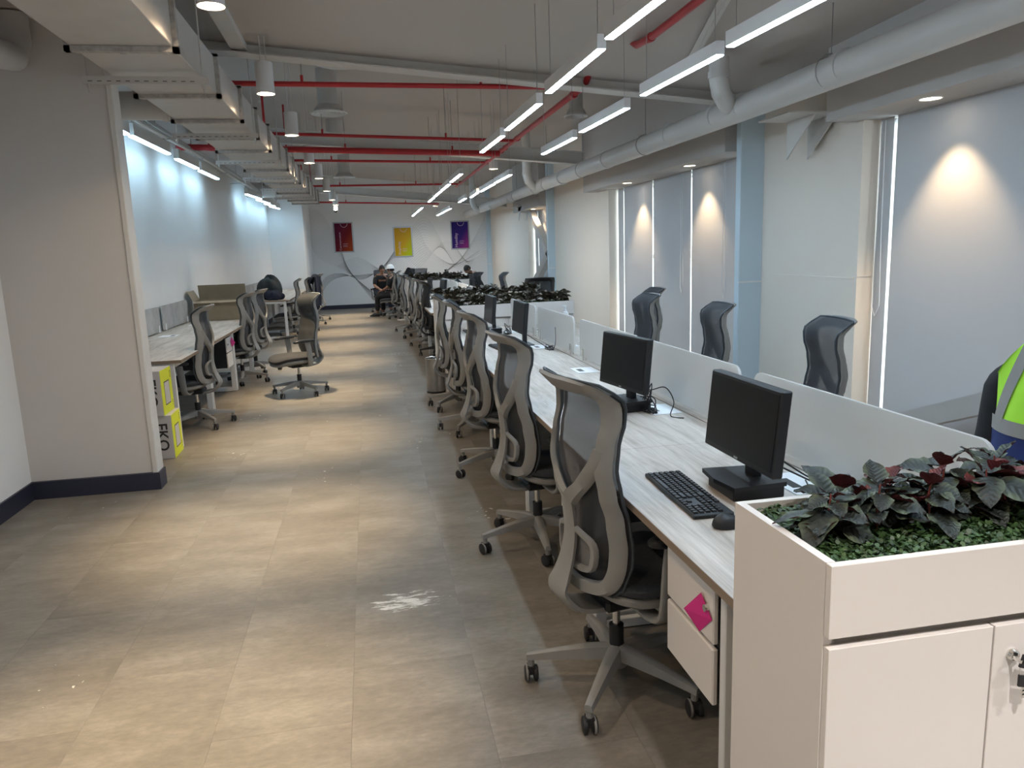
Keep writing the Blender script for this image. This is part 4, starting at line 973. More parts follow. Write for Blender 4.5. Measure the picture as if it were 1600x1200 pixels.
# screens
def rounded_panel(L_, z0, z1, r=0.05, n=6):
    pts = [(0, z0), (L_, z0)]
    pts += [(L_-r+r*math.cos(a), z1-r+r*math.sin(a)) for a in [PI/2*k/n for k in range(n+1)]]
    pts += [(r+r*math.cos(a), z1-r+r*math.sin(a)) for a in [PI/2+PI/2*k/n for k in range(n+1)]]
    return pts
def screen(x, y0, y1, lb, grp, mt=None, z0=0.775, z1=1.045):
    e = empty('desk_screen', (x, y0, 0), 0, lb, 'desk divider', grp)
    P = rounded_panel(y1-y0, z0, z1); n = len(P); mb = MB()
    mb.add([(-0.006, a, b_) for a, b_ in P]+[(0.006, a, b_) for a, b_ in P], [tuple(range(n)), tuple(range(n, 2*n))[::-1]]+[(i, (i+1) % n, n+(i+1) % n, n+i) for i in range(n)])
    mb.build('panel', mt or M['frost'], e)
    for yy in (0.09, y1-y0-0.09):
        k = MB(); k.bbox(-0.016, -0.0065, yy-0.014, yy+0.014, 0.752, 0.835, 0.003).bbox(0.0065, 0.016, yy-0.014, yy+0.014, 0.752, 0.835, 0.003)
        k.build('clamp', M['chrome'] if mt is None else M['white_pl'], e, label='small metal screen clamp')
grp = 'frosted screens along the first desk run'
screen(1.487, 1.53, 2.71, 'frosted divider screen nearest the camera, behind first monitor', grp)
screen(1.487, 2.83, 4.02, 'frosted divider screen behind the second monitor, near half', grp)
screen(1.487, 4.035, 5.24, 'frosted divider screen behind the second monitor, far half', grp)
screen(1.487, 5.40, 6.62, 'frosted divider screen behind the third monitor', grp)
screen(1.487, 6.72, 7.93, 'frosted divider screen farthest, against the second planter', grp)
for i in range(4): screen(1.517, 10.27+1.42*i, 11.55+1.42*i, 'white divider screen in second desk run, '+['first', 'second', 'third', 'last'][i], 'screens along the second desk run')
for i in range(3): screen(-2.415, 6.62+1.40*i, 7.9+1.40*i, 'grey marbled low divider panel on left wall desks, '+['first', 'second', 'third beside cardboard box'][i], 'grey panels on left wall desks', M['marble'], 0.765, 1.05)
for i in range(3): screen(-2.39, 15.3+1.3*i, 16.5+1.3*i, 'grey marbled low divider panel on far left desks, '+['first', 'second', 'third'][i], 'grey panels on far left desks', M['marble'], 0.765, 1.05)
pd = pedestal(0.845, 1.85, -1, 'white two-drawer pedestal under first aisle-side desk, with magenta note')
nt_ = MB(); nt_.add([(0, -0.05, 0.015), (0.002, 0.03, -0.06), (-0.02, 0.085, -0.015), (-0.004, 0.01, 0.065)], [(0, 1, 2, 3)])
nt_.build('paper_note', M['note'], None, loc=(0.824, 1.745, 0.565), rz=0, label='magenta paper note tucked at lock of the nearest pedestal', cat='paper')
for (x, y, f, lb) in [(0.86, 5.95, -1, 'white two-drawer pedestal under fourth aisle-side desk'), (0.86, 3.20, -1, 'white two-drawer pedestal under second aisle-side desk'), (-1.66, 9.12, 1, 'white two-drawer pedestal under second left wall desk, with magenta note'), (-1.66, 10.55, 1, 'white two-drawer pedestal under third left wall desk')]:
    pedestal(x, y, f, lb)
nt2 = MB(); nt2.add([(0, -0.05, 0.015), (0.002, 0.03, -0.06), (0.03, 0.085, -0.015), (0.004, 0.01, 0.065)], [(0, 1, 2, 3)])
nt2.build('paper_note', M['note'], None, loc=(-1.637, 9.22, 0.60), label='magenta paper note on the left desk pedestal', cat='paper')

# ------------------------------------------------------------------ monitors, keyboards, mice, cables
def monitor(x, y, rz, lb, grp, zb=0.7495, riser=True, w_=0.455, h=0.262, zc=0.99):
    e = empty('monitor', (x, y, zb), rz, lb, 'monitor', grp)     # local: screen faces -x, width along y
    hb = zc-zb
    tl_ = lambda v: Vector((v.x+(v.z-hb)*0.10, v.y, v.z))
    MB().bbox(-0.012, 0.022, -w_/2, w_/2, hb-h/2, hb+h/2, 0.004).xform(tl_).build('housing', M['black'], e)
    MB().box(-0.0135, -0.0120, -w_/2+0.011, w_/2-0.011, hb-h/2+0.019, hb+h/2-0.011).xform(tl_).build('screen', M['black_gloss'], e)
    t = MB(); s0 = 0; t.box(-0.0130, -0.0120, -0.012, 0.012, hb-h/2+0.006, hb-h/2+0.012); t.xform(tl_).build('badge', M['silver'], e)
    base = 0.045 if riser else 0.0
    MB().bbox(0.022, 0.055, -0.025, 0.025, base+0.008, hb+0.03, 0.003).build('neck', M['black'], e)
    if riser:
        b = MB(); b.prism([(-0.085, -0.115), (0.10, -0.10), (0.11, 0.0), (0.10, 0.10), (-0.085, 0.115), (-0.10, 0.0)], base-0.004, base+0.010)
        b.build('stand_plate', M['black'], e)
        MB().bbox(-0.075, 0.10, -0.09, 0.09, 0.001, base-0.004, 0.004).build('mini_computer', M['black'], e, label='small black box computer under stand')
    else:
        MB().bbox(-0.085, 0.10, -0.11, 0.11, 0.001, 0.012, 0.003).build('stand_plate', M['black'], e)
    return e
GM = 'black monitors on the first desk run'
monitor(1.150, 2.165, 0.0, 'black monitor nearest the camera, left of the planter', GM)
monitor(1.215, 3.50, 0.16, 'black monitor second from camera, tangle of cables at base', GM)
monitor(1.24, 6.25, 0.02, 'black monitor third from camera on aisle side of first run', GM, riser=False)
monitor(1.15, 7.30, 0.02, 'black monitor in front of the second planter', GM)
def keyboard(x, y, rz, lb, full=True):
    e = empty('keyboard', (x, y, 0.7497), rz, lb, 'keyboard', 'black keyboards')   # long along y, far(typing top) = +x
    MB().bbox(-0.064, 0.064, -0.22, 0.22, 0.0, 0.014, 0.003).add([(-0.064,-0.22,0.014)], []).build('body', M['black'], e)
    kb = MB()
    def key(cx, cy_, wx=0.015, wy=0.015):
        z0 = 0.0135; z1 = 0.0195+0.05*(cx+0.06)*0.08
        kb.add([(cx-wx/2, cy_-wy/2, z0), (cx+wx/2, cy_-wy/2, z0), (cx+wx/2, cy_+wy/2, z0), (cx-wx/2, cy_+wy/2, z0), (cx-wx*0.38, cy_-wy*0.5+0.002, z1), (cx+wx*0.38, cy_-wy*0.5+0.002, z1), (cx+wx*0.38, cy_+wy*0.5-0.002, z1), (cx-wx*0.38, cy_+wy*0.5-0.002, z1)],
               [(4,5,6,7),(0,1,5,4),(1,2,6,5),(2,3,7,6),(3,0,4,7)])
    P_ = 0.0187
    for r_ in range(6):
        cx = 0.05-r_*0.0195-(0.004 if r_ > 0 else 0)
        # y increasing = user's left (user sits at -x looking +x)
        y_ = 0.208
        lay = {0: [1]*13, 1: [1]*13+[2], 2: [1.5]+[1]*12+[1.5], 3: [1.8]+[1]*11+[2.2], 4: [2.3]+[1]*10+[2.7], 5: [1.3, 1.2, 1.2, 6.2, 1.2, 1.2, 1.2, 1.5]}[r_]
        tot = sum(lay); sc_ = 15.0/tot if r_ != 0 else 15.0/13
        for wk in lay:
            wy = wk*P_*sc_; 
            key(cx, y_-wy/2, 0.0155, wy-0.003); y_ -= wy
        for k_ in range(3):
            if r_ in (0, 1, 2) or (r_ == 4 and k_ == 1) or r_ == 5: key(cx, -0.087-k_*0.0180, 0.0155, 0.0155)
        for k_ in range(4):
            if r_ > 0: key(cx, -0.147-k_*0.0180, 0.0155, 0.0155)
    kb.build('keys', M['black'], e, kind='stuff')
    return e
keyboard(0.965, 2.185, -0.035, 'black keyboard nearest the camera, in front of the first monitor')
keyboard(1.055, 6.10, 0.1, 'black keyboard in front of the third monitor')
keyboard(0.985, 7.42, 0.03, 'black keyboard in front of the farthest monitor of the first run')
def mouse(x, y, rz, lb):
    e = empty('computer_mouse', (x, y, 0.7497), rz, lb, 'mouse', 'black computer mice')
    m_ = MB(); n = 20; vs = []; fs = []
    lv = [(0.0, 0.92), (0.008, 1.0), (0.018, 0.94), (0.028, 0.72), (0.034, 0.4)]
    for z, s_ in lv:
        for k in range(n):
            a = 2*PI*k/n; vs.append((math.cos(a)*0.056*s_-0.004*(1-s_), math.sin(a)*0.031*s_*(1-0.08*math.cos(a)), z*(1-0.2*math.cos(a)*(s_ < 0.95))))
    for i in range(len(lv)-1):
        for k in range(n): fs.append((i*n+k, i*n+(k+1) % n, (i+1)*n+(k+1) % n, (i+1)*n+k))
    fs += [tuple(range(n))[::-1], tuple((len(lv)-1)*n+k for k in range(n))]
    m_.add(vs, fs); m_.build('body', M['black'], e, True)
    MB().cyl((0.028, -0.004, 0.031), (0.028, 0.004, 0.031), 0.008, 12).build('wheel', M['rubber'], e)
mouse(0.972, 1.895, 0.1, 'black mouse beside the planter at the nearest keyboard')
mouse(1.07, 3.20, 0.6, 'black mouse in front of the second monitor, cable coiled on top')
mouse(1.10, 5.80, 0.2, 'black mouse by the third keyboard')
mouse(1.02, 7.08, 0.2, 'black mouse by the keyboard of the farthest monitor')
rc = random.Random(11)
def cable(pts, lb, grp='black cables on the desks', r=0.0028, n=6, seg=6):
    P = crom(pts, seg); return MB().tube(P, r, n).build('cable', M['rubber'], smooth=True, label=lb, cat='cable', group=grp)
def tangle(x, y, z, s_, lb, k=16, hh=0.14):
    pts = []
    for i in range(k):
        a = i*2.2+rc.uniform(-.5, .5); r_ = s_*rc.uniform(0.4, 1.0)
        pts.append((x+r_*0.5*math.cos(a), y+r_*math.sin(a), max(z+0.004, z+hh*rc.random()**1.5*(0.5+0.5*math.sin(i)))))
    return cable(pts, lb)
tangle(1.30, 3.42, 0.753, 0.075, 'black cable tangle behind the second monitor stand', 22, 0.15)
tangle(1.31, 3.36, 0.753, 0.06, 'second black cable looped behind the second monitor stand', 14, 0.10)
cable([(1.24, 3.50, 0.90), (1.30, 3.40, 0.86), (1.36, 3.33, 0.88), (1.38, 3.27, 0.82), (1.36, 3.26, 0.755), (1.40, 3.20, 0.754)], 'black cable arching from second monitor to cable flap')
tangle(1.12, 3.30, 0.752, 0.07, 'thin black mouse cable coiled in front of the second monitor', 16, 0.07)
cable([(1.20, 2.10, 0.90), (1.28, 2.04, 0.84), (1.34, 2.0, 0.80), (1.36, 2.1, 0.76), (1.40, 2.2, 0.755)], 'black cable behind the nearest monitor')
cable([(1.22, 2.05, 0.86), (1.30, 1.98, 0.82), (1.38, 1.96, 0.79), (1.37, 2.04, 0.755), (1.33, 2.1, 0.755)], 'second black cable behind the nearest monitor')
cable([(1.26, 6.15, 0.86), (1.34, 5.95, 0.80), (1.40, 5.80, 0.76), (1.43, 5.78, 0.80), (1.44, 5.80, 0.90), (1.45, 5.85, 0.93)], 'black cable looping up behind the third monitor')
tangle(1.40, 5.84, 0.753, 0.09, 'black cable tangle behind the third monitor', 14, 0.06)
tangle(1.30, 7.15, 0.753, 0.10, 'black cable tangle behind the farthest monitor of the first run', 16, 0.12)
cable([(1.04, 1.93, 0.76), (1.08, 1.95, 0.753), (1.14, 1.98, 0.753)], 'short black mouse cable at the nearest mouse')
# bright metal bracket behind near planter
b = MB(); b.add([(1.40, 1.50, 0.755), (1.40, 1.78, 0.755), (1.40, 1.70, 0.83), (1.40, 1.665, 0.815), (1.40, 1.64, 0.87), (1.40, 1.62, 0.82), (1.40, 1.50, 0.84)], [tuple(range(7))])
b.add([(1.404, 1.50, 0.755), (1.404, 1.78, 0.755), (1.404, 1.70, 0.83), (1.404, 1.665, 0.815), (1.404, 1.64, 0.87), (1.404, 1.62, 0.82), (1.404, 1.50, 0.84)], [tuple(range(7))[::-1]])
b.build('metal_plate', M['white_pl'], label='small white metal plate standing behind the nearest planter', cat='plate')
# monitors and stuff on further runs
monitor(1.03, 10.75, 0.05, 'dark monitor at start of the second run, behind second planter', 'monitors of the second run', riser=False, zc=1.05)
monitor(1.05, 13.4, 0.05, 'dark monitor third in the second run', 'monitors of the second run', riser=False)
monitor(1.98, 14.6, PI, 'dark monitor at window side of the second run', 'monitors of the second run', riser=False)
monitor(1.0, 18.8, 0.3, 'dark monitor behind the third planter, left', 'monitors behind the third planter', riser=False, zc=1.05)
monitor(1.1, 20.0, 0.3, 'dark monitor behind the third planter, second', 'monitors behind the third planter', riser=False, zc=1.05)
monitor(2.0, 19.6, PI-0.2, 'dark monitor behind the third planter, before the bowed man', 'monitors behind the third planter', riser=False, zc=1.0)

# ------------------------------------------------------------------ steel bin
e = empty('waste_bin', (0.67, 8.37, 0), 0, 'brushed steel cylindrical waste bin beside the last aisle-side chair', 'bin')
MB().lathe([(0.0001, 0.004), (0.104, 0.004), (0.104, 0.385), (0.098, 0.385), (0.098, 0.02), (0.0001, 0.02)], 36).build('body', M['brushed'], e, True)
MB().tube([(0.103*math.cos(2*PI*k/30), 0.103*math.sin(2*PI*k/30), 0.388) for k in range(30)], 0.006, 8, closed=True).build('rim', M['chrome'], e, True)
MB().lathe([(0.107, 0.0), (0.107, 0.018), (0.10, 0.02)], 30).build('base_ring', M['black'], e, True)
MB().box(0.03, 0.07, -0.105, -0.0985, 0.20, 0.30).build('sticker', M['ink'], e)

# ------------------------------------------------------------------ planters
def cabinet(x0, y0, y1, lb, front=-1, width=1.43, doors=3, keys=True):
    e = empty('planter_cabinet', (x0, y0, 0), 0, lb, 'planter', 'white planter cabinets at desk ends')
    W_ = width; dp = y1-y0; H = 0.985; t = 0.018
    c_ = MB()
    ff = 0.018
    c_.box(0, t, ff, dp, 0.0, H).box(W_-t, W_, ff, dp, 0.0, H).box(t, W_-t, dp-t, dp, 0.0, H)
    c_.box(t, W_-t, ff+0.02, dp-t, 0.80, 0.815).box(t, W_-t, ff+0.02, dp-t, 0.06, 0.075).box(t, W_-t, ff+0.03, ff+0.045, 0.0, 0.06)
    c_.box(t, W_-t, ff+0.012, ff+0.03, 0.80, 0.85)
    c_.build('carcass', M['lam_white'], e)
    MB().bbox(0, W_, 0.0, ff-0.001, 0.845, H, 0.0012).build('planter_front', M['lam_white'], e)
    dw = W_/doors if doors != 3 else None
    xs = [0, 0.345, 0.69, 1.06, W_] if doors == 3 else [0, W_/2, W_]
    for i in range(len(xs)-1):
        d_ = MB().bbox(xs[i]+0.0015, xs[i+1]-0.0025, 0.0, ff-0.001, 0.065, 0.826, 0.0012).build('door', M['lam_white'], e)
        if i % 2 == 1:
            MB().lathe([(0.0115, 0.0), (0.0125, 0.004), (0.010, 0.010), (0.006, 0.012), (0.0001, 0.012)], 20).xform(lambda v, xx=xs[i]: Vector((xx+0.041+v.x, -v.z, v.y+0.765))).build('lock', M['chrome'], d_, True)
    return e
P1 = cabinet(0.765, 1.112, 1.468, 'white planter cabinet nearest the camera with doors facing camera')
# hanging keys
k = empty('key_bunch', (0.765+0.345+0.035, 1.098, 0.765), 0, 'two black-headed keys hanging from lock of nearest cabinet door', 'keys')
def keypart(mb, cx, cz, rot, head=True):
    pass
kh = MB(); kh.bbox(-0.004, 0.024, -0.016, -0.011, -0.013, 0.013, 0.001); kh.xform(lambda v: Vector((v.x*math.cos(0.3)+v.z*math.sin(0.3)+0.004, v.y, v.z*math.cos(0.3)-v.x*math.sin(0.3)))).build('key_head', M['black'], k)
kh = MB(); kh.bbox(0.0, 0.028, -0.014, -0.009, -0.052, -0.028, 0.001); kh.xform(lambda v: Vector((v.x, v.y, v.z-v.x*0.25))).build('key_head', M['black'], k)
kh = MB(); kh.bbox(0.010, 0.018, -0.0125, -0.0105, -0.078, -0.050, 0.0005).bbox(0.008, 0.020, -0.0125, -0.0105, -0.064, -0.06, 0.0005).bbox(0.008, 0.020, -0.0125, -0.0105, -0.072, -0.068, 0.0005).build('key_blade', M['chrome'], k)
MB().tube([(0.014+0.014*math.cos(a), -0.012, -0.02+0.014*math.sin(a)) for a in [2*PI*q/16 for q in range(16)]], 0.001, 5, closed=True).build('ring', M['chrome'], k)
MB().box(-0.003, 0.003, -0.016, 0.0, -0.003, 0.003).build('key_blade', M['chrome'], k)
P2 = cabinet(0.775, 8.0, 8.36, 'white planter cabinet at far end of the first desk run', doors=3)
P3 = cabinet(0.83, 9.78, 10.14, 'white planter cabinet at start of the second desk run', doors=3)
P4 = cabinet(0.80, 15.95, 16.31, 'white planter cabinet at far end of the second desk run')
P5 = cabinet(0.77, 17.70, 18.06, 'white planter cabinet at start of the desks near the end wall')

# leaf meshes
def leaf_mesh(name, mt, Ln, Wd, curl, fold, seed):
    r_ = random.Random(seed); nu, nv = 6, 9; vs = []; uvs = []; fs = []
    prof = [0.06, 0.55, 0.86, 1.0, 0.99, 0.9, 0.75, 0.54, 0.28, 0.02]
    for j in range(nv+1):
        v = j/nv; w_ = Wd*prof[j]
        for i in range(nu+1):
            u = i/nu*2-1
            x = u*w_*(1+0.05*math.sin(j*2.3+seed)); z = fold*abs(u)*w_*1.2-curl*Ln*(v**2)+0.003*math.sin(u*9+v*13+seed)
            vs.append((x, v*Ln, z)); uvs.append((i/nu*prof[j]+0.5*(1-prof[j]), v))
    for j in range(nv):
        for i in range(nu): fs.append((j*(nu+1)+i, j*(nu+1)+i+1, (j+1)*(nu+1)+i+1, (j+1)*(nu+1)+i))
    me = D.meshes.new(name); me.from_pydata(vs, [], fs); me.materials.append(mt); ul = me.uv_layers.new(name='UVMap')
    for lp in me.loops: ul.data[lp.index].uv = uvs[lp.vertex_index]
    me.shade_smooth(); return me
LV = [leaf_mesh('leaf', M['leaf'], 0.078, 0.034, 0.25, 0.15, 1), leaf_mesh('leaf', M['leaf'], 0.066, 0.030, 0.10, 0.25, 2), leaf_mesh('leaf', M['leaf'], 0.088, 0.036, 0.45, 0.05, 3), leaf_mesh('leaf', M['leaf'], 0.056, 0.026, 0.30, 0.3, 4)]
LR = [leaf_mesh('leaf', M['leaf_red'], 0.060, 0.024, -0.15, 0.5, 5), leaf_mesh('leaf', M['leaf_red'], 0.050, 0.020, 0.1, 0.8, 6)]
stem_m = MB().tube([(0, 0, 0), (0.004, 0.002, 0.05), (0, 0, 0.10), (0.004, -0.002, 0.14)], [0.003, 0.0028, 0.0024, 0.0015], 6).mesh('stem', M['leaf_red'], True)
def plant(x, y, z, h, n, seed, lb, grp, full=True):
    r_ = random.Random(seed)
    e = empty('foliage_plant', (x, y, z), r_.uniform(0, 6), lb, 'plant', grp)
    if full:
        s_ = D.objects.new('stem', stem_m); COL.objects.link(s_); s_.parent = e; s_.scale = (1, 1, h/0.14)
        for i in range(n):
            t = (i+0.5)/n; a = i*2.399+r_.uniform(-0.3, 0.3); hh = h*(0.30+0.72*t); tilt = (1-t)*0.25-0.15+r_.uniform(-0.25, 0.35)+(0.9 if t > 0.9 else 0)
            red = r_.random() < (0.03+0.16*t); me = r_.choice(LR if red else LV)
            o = D.objects.new('leaf', me); COL.objects.link(o); o.parent = e
            rr_ = 0.008+0.030*(1-t)*r_.random()
            o.location = (math.cos(a)*rr_, math.sin(a)*rr_, hh); s2 = r_.uniform(0.8, 1.15)*(0.78 if t > 0.85 else 1); o.scale = (s2, s2, s2)
            o.rotation_euler = (tilt, r_.uniform(-0.4, 0.4), a-PI/2)
            if red: o['label'] = 'dark red leaf'
    else:
        mb = MB()
        mb.tube([(0, 0, 0), (0.004, 0.002, h*0.5), (0, 0, h)], 0.004, 5)
        for i in range(n):
            t = (i+0.5)/n; a = i*2.399+r_.uniform(-0.4, 0.4); hh = h*(0.35+0.65*t); R = Matrix.Rotation(a, 4, 'Z') @ Matrix.Rotation(r_.uniform(-0.35, 0.95), 4, 'X') @ Matrix.Rotation(r_.uniform(-0.5, 0.5), 4, 'Y'); s2 = r_.uniform(0.9, 1.35)
            pts = [(0, 0, 0), (0.025, 0.03, 0.006), (0.022, 0.055, 0), (0, 0.078, -0.015), (-0.022, 0.055, 0), (-0.025, 0.03, 0.006), (0, 0.04, -0.004)]
            v = [R @ (Vector(p)*s2)+Vector((0, 0, hh)) for p in pts]
            mb.add(v, [(0, 1, 6), (1, 2, 6), (2, 3, 6), (3, 4, 6), (4, 5, 6), (5, 0, 6)])
        mb.build('foliage', M['leaf_far'], e)
    return e
def moss(parent, x0, x1, y0, y1, z, n, lb, seed, s_=0.010):
    r_ = random.Random(seed); mb = MB()
    mb.box(x0, x1, y0, y1, z-0.05, z-0.006)
    for i in range(n):
        x, y = r_.uniform(x0, x1), r_.uniform(y0, y1); zz = z-0.004+r_.uniform(0, 0.014); a = r_.uniform(0, 2*PI); t = r_.uniform(-0.2, 0.9); q = s_*r_.uniform(0.6, 1.25)
        ca, sa = math.cos(a), math.sin(a); ct, st_ = math.cos(t), math.sin(t)
        def P(u, v): return (x+ca*u*q-sa*v*q*ct, y+sa*u*q+ca*v*q*ct, zz+v*q*st_)
        mb.add([P(0, -0.2), P(0.42, 0.3), P(0.3, 0.75), P(0, 0.95), P(-0.3, 0.75), P(-0.42, 0.3)], [(0, 1, 2, 3), (0, 3, 4, 5)])
    return mb.build('moss_bed', M['moss'], label=lb, cat='moss', kind='stuff')
moss(P1, 0.785, 2.17, 1.135, 1.448, 0.965, 15000, 'artificial green moss filling the nearest planter', 1, 0.011)
moss(P2, 0.80, 2.185, 8.03, 8.34, 0.968, 2500, 'green moss edge in planter at end of first desk run', 2, 0.018)
moss(P3, 0.85, 2.24, 9.81, 10.12, 0.968, 1500, 'green moss edge in planter at start of second desk run', 3, 0.02)
moss(P4, 0.82, 2.21, 15.98, 16.29, 0.968, 800, 'green moss edge in planter at end of second desk run', 4, 0.03)
moss(P5, 0.79, 2.18, 17.73, 18.04, 0.968, 800, 'green moss edge in planter near the end wall', 5, 0.03)
wh = ['at left corner', 'second from left corner', 'third from left corner', 'fourth from left corner', 'fifth from left corner', 'sixth from left corner', 'seventh from left corner', 'eighth, cut by right frame edge', 'beyond the right frame edge', 'far right end']
pxs = [(0.865, 1.275, 0.10), (0.935, 1.35, 0.085), (0.985, 1.29, 0.105), (1.06, 1.36, 0.085), (1.10, 1.29, 0.10), (1.175, 1.34, 0.12), (1.235, 1.29, 0.115), (1.31, 1.35, 0.12), (1.38, 1.29, 0.12), (1.46, 1.34, 0.12), (1.55, 1.30, 0.12), (1.65, 1.34, 0.12), (1.76, 1.3, 0.12), (1.9, 1.32, 0.12), (2.04, 1.3, 0.12)]
for i, (x, y, h) in enumerate(pxs):
    plant(x, y, 0.955, h, 17, 100+i, 'broad-leaved green and red plant in nearest planter, '+(wh[min(i, 7)] if i < 8 else 'beyond the right frame edge, '+['first', 'second', 'third', 'fourth', 'fifth', 'sixth', 'seventh'][i-8]), 'plants in the nearest planter')
ORD = 'first second third fourth fifth sixth seventh eighth ninth tenth eleventh twelfth thirteenth fourteenth fifteenth sixteenth seventeenth eighteenth'.split()
def row(x0, x1, yc, n, lb, grp, seed):
    for i in range(n):
        r_ = random.Random(seed+i); x = x0+(x1-x0)*(i+0.5)/n
        plant(x, yc+r_.uniform(-0.09, 0.09), 0.958, r_.uniform(0.085, 0.125), 20, seed+i*7, 'small dark leafy plant, '+ORD[i]+' from left in '+lb, grp, False)
row(0.78, 2.17, 8.18, 18, 'planter ending the first desk run', 'plants in the second planter', 300)
row(0.83, 2.24, 9.96, 18, 'planter starting the second desk run', 'plants in the third planter', 500)
row(0.82, 2.20, 16.13, 16, 'planter ending the second desk run', 'plants in the fourth planter', 700)
row(0.79, 2.17, 17.88, 16, 'planter near the end wall', 'plants in the fifth planter', 900)

# ------------------------------------------------------------------ posters
def grad_mat(name, c0, c1, c2):
    m, nt, b = node_mat(name); L = nt.links.new
    tc = N(nt, 'ShaderNodeTexCoord'); s_ = N(nt, 'ShaderNodeSeparateXYZ'); L(tc.outputs['Generated'], s_.inputs[0])
    f = N(nt, 'ShaderNodeMath', _operation='MULTIPLY_ADD'); f.inputs[1].default_value = -1.0; L(s_.outputs[2], f.inputs[0]); L(s_.outputs[0], f.inputs[2])
    r = ramp(nt, [(0.0, c0), (0.45, c1), (0.85, c2)]); 
    g = N(nt, 'ShaderNodeMapRange'); g.inputs[1].default_value = -0.6; g.inputs[2].default_value = 1.0; L(f.outputs[0], g.inputs[0]); L(g.outputs[0], r.inputs[0])
    L(r.outputs[0], b.inputs['Base Color']); b.inputs['Roughness'].default_value = 0.45; b.inputs['Specular IOR Level'].default_value = 0.25; return m
def poster(x0, x1, z0, z1, cols, word, sub, lb):
    e = empty('framed_poster', (x0, YB, z0), 0, lb, 'poster', 'framed posters on the end wall'); W_, H = x1-x0, z1-z0
    f = MB(); f.bbox(0, W_, -0.03, -0.002, 0, 0.035, 0.004).bbox(0, W_, -0.03, -0.002, H-0.035, H, 0.004).bbox(0, 0.035, -0.03, -0.002, 0.03, H-0.03, 0.004).bbox(W_-0.035, W_, -0.03, -0.002, 0.03, H-0.03, 0.004)
    f.build('frame', M['silver'], e)
    MB().box(0.034, W_-0.034, -0.014, -0.004, 0.034, H-0.034).build('print', grad_mat('poster_print_'+word, *cols), e)
    wt = mat('poster_text_'+word, (0.62, 0.45, 0.55), 0.6)
    text_mesh(word, sub, wt, 'lettering', e, (0.205, -0.0155, 0.06), (PI/2, -PI/2, 0), 0.0004, 0.0)
    p = MB()
    ncx = W_*0.55
    p.tube([(ncx+0.10*math.cos(a), -0.0150, H-0.05+0.10*math.sin(a)) for a in [PI+PI*q/20 for q in range(21)]], 0.006, 4); p.build('emblem', wt, e)
    MB().box(0.26, 0.40, -0.0155, -0.0145, 0.245, 0.252).box(0.26, 0.38, -0.0155, -0.0145, 0.20, 0.206).box(0.26, 0.39, -0.0155, -0.0145, 0.17, 0.176).build('text_lines', wt, e)
poster(-0.93, -0.36, 1.66, 2.54, [(0.10, 0.0, 0.03), (0.16, 0.001, 0.006), (0.34, 0.04, 0.0)], 'Communication', 0.082, 'red framed poster reading Communication, left on end wall')
poster(0.80, 1.37, 1.47, 2.36, [(0.50, 0.26, 0.0), (0.56, 0.34, 0.0), (0.42, 0.52, 0.0)], 'Simplicity', 0.105, 'yellow framed poster in middle of end wall')
poster(2.52, 3.09, 1.64, 2.49, [(0.018, 0.006, 0.13), (0.028, 0.008, 0.16), (0.24, 0.02, 0.17)], 'Humility', 0.125, 'purple framed poster reading Humility, right on end wall')

# ------------------------------------------------------------------ boxes with print
def ekobox(x0, x1, y0, y1, z0, z1, rz, lb):
    e = empty('carton', ((x0+x1)/2, (y0+y1)/2, z0), rz, lb, 'box', 'grey and yellow product cartons')
    hx, hy, H = (x1-x0)/2, (y1-y0)/2, z1-z0
    MB().bbox(-hx, hx-0.001, -hy, hy, 0.0, H, 0.003).build('carton_body', M['boxwhite'], e)
    MB().box(hx-0.001, hx+0.001, -hy+0.002, hy-0.002, 0.002, H-0.002).build('yellow_panel', M['boxyellow'], e, label='bright yellow printed side')
    p = MB(); p.box(hx+0.001, hx+0.0016, -0.075, 0.075, 0.07, H-0.10); p.build('window_outline', M['ink'], e)
    MB().box(hx+0.0016, hx+0.0020, -0.067, 0.067, 0.078, H-0.108).build('picture_panel', M['boxwhite'], e)
    text_mesh('EKO', 0.115, M['ink'], 'lettering', e, (hx-0.115, -hy-0.001, H-0.06), (PI/2, PI/2, 0), 0.0004, 0.002)
    text_mesh('EKO', 0.03, M['ink'], 'lettering', e, (hx+0.0012, hy-0.045, H-0.03), (PI/2, PI/2, PI/2), 0.0003)
    text_mesh('24 L', 0.03, M['ink'], 'lettering', e, (hx+0.0012, hy-0.045, 0.09), (PI/2, PI/2, PI/2), 0.0003)
    MB().box(hx-0.155, hx-0.15, -hy-0.001, -hy, H-0.24, H-0.12).box(hx-0.165, hx-0.16, -hy-0.001, -hy, H-0.21, H-0.12).build('text_lines', M['ink'], e)
ekobox(-2.02, -1.62, 6.215, 6.525, 0.0, 0.355, 0.03, 'grey and yellow carton lettered EKO, lower of the two by partition')
ekobox(-2.055, -1.655, 6.20, 6.51, 0.356, 0.715, -0.01, 'grey and yellow carton lettered EKO, upper of the two by partition')
# cardboard box on left desk
e = empty('cardboard_box', (-2.02, 11.0, 0.7495), 0.04, 'large open brown cardboard box standing on left wall desk', 'box')
b = MB(); b.box(-0.33, 0.30, -0.25, -0.245, 0, 0.27).box(-0.33, 0.30, 0.245, 0.25, 0, 0.27).box(-0.33, -0.325, -0.25, 0.25, 0, 0.27).box(0.295, 0.30, -0.25, 0.25, 0, 0.27).box(-0.33, 0.30, -0.25, 0.25, 0, 0.005)
b.build('carton_body', M['card'], e)
def flap(pts, nm='flap'):
    mb = MB(); n_ = (Vector(pts[1])-Vector(pts[0])).cross(Vector(pts[2])-Vector(pts[0])).normalized()*0.004
    mb.add([Vector(p) for p in pts]+[Vector(p)+n_ for p in pts], [(0,1,2,3),(4,7,6,5),(0,4,5,1),(1,5,6,2),(2,6,7,3),(3,7,4,0)]); mb.build(nm, M['card'], e)
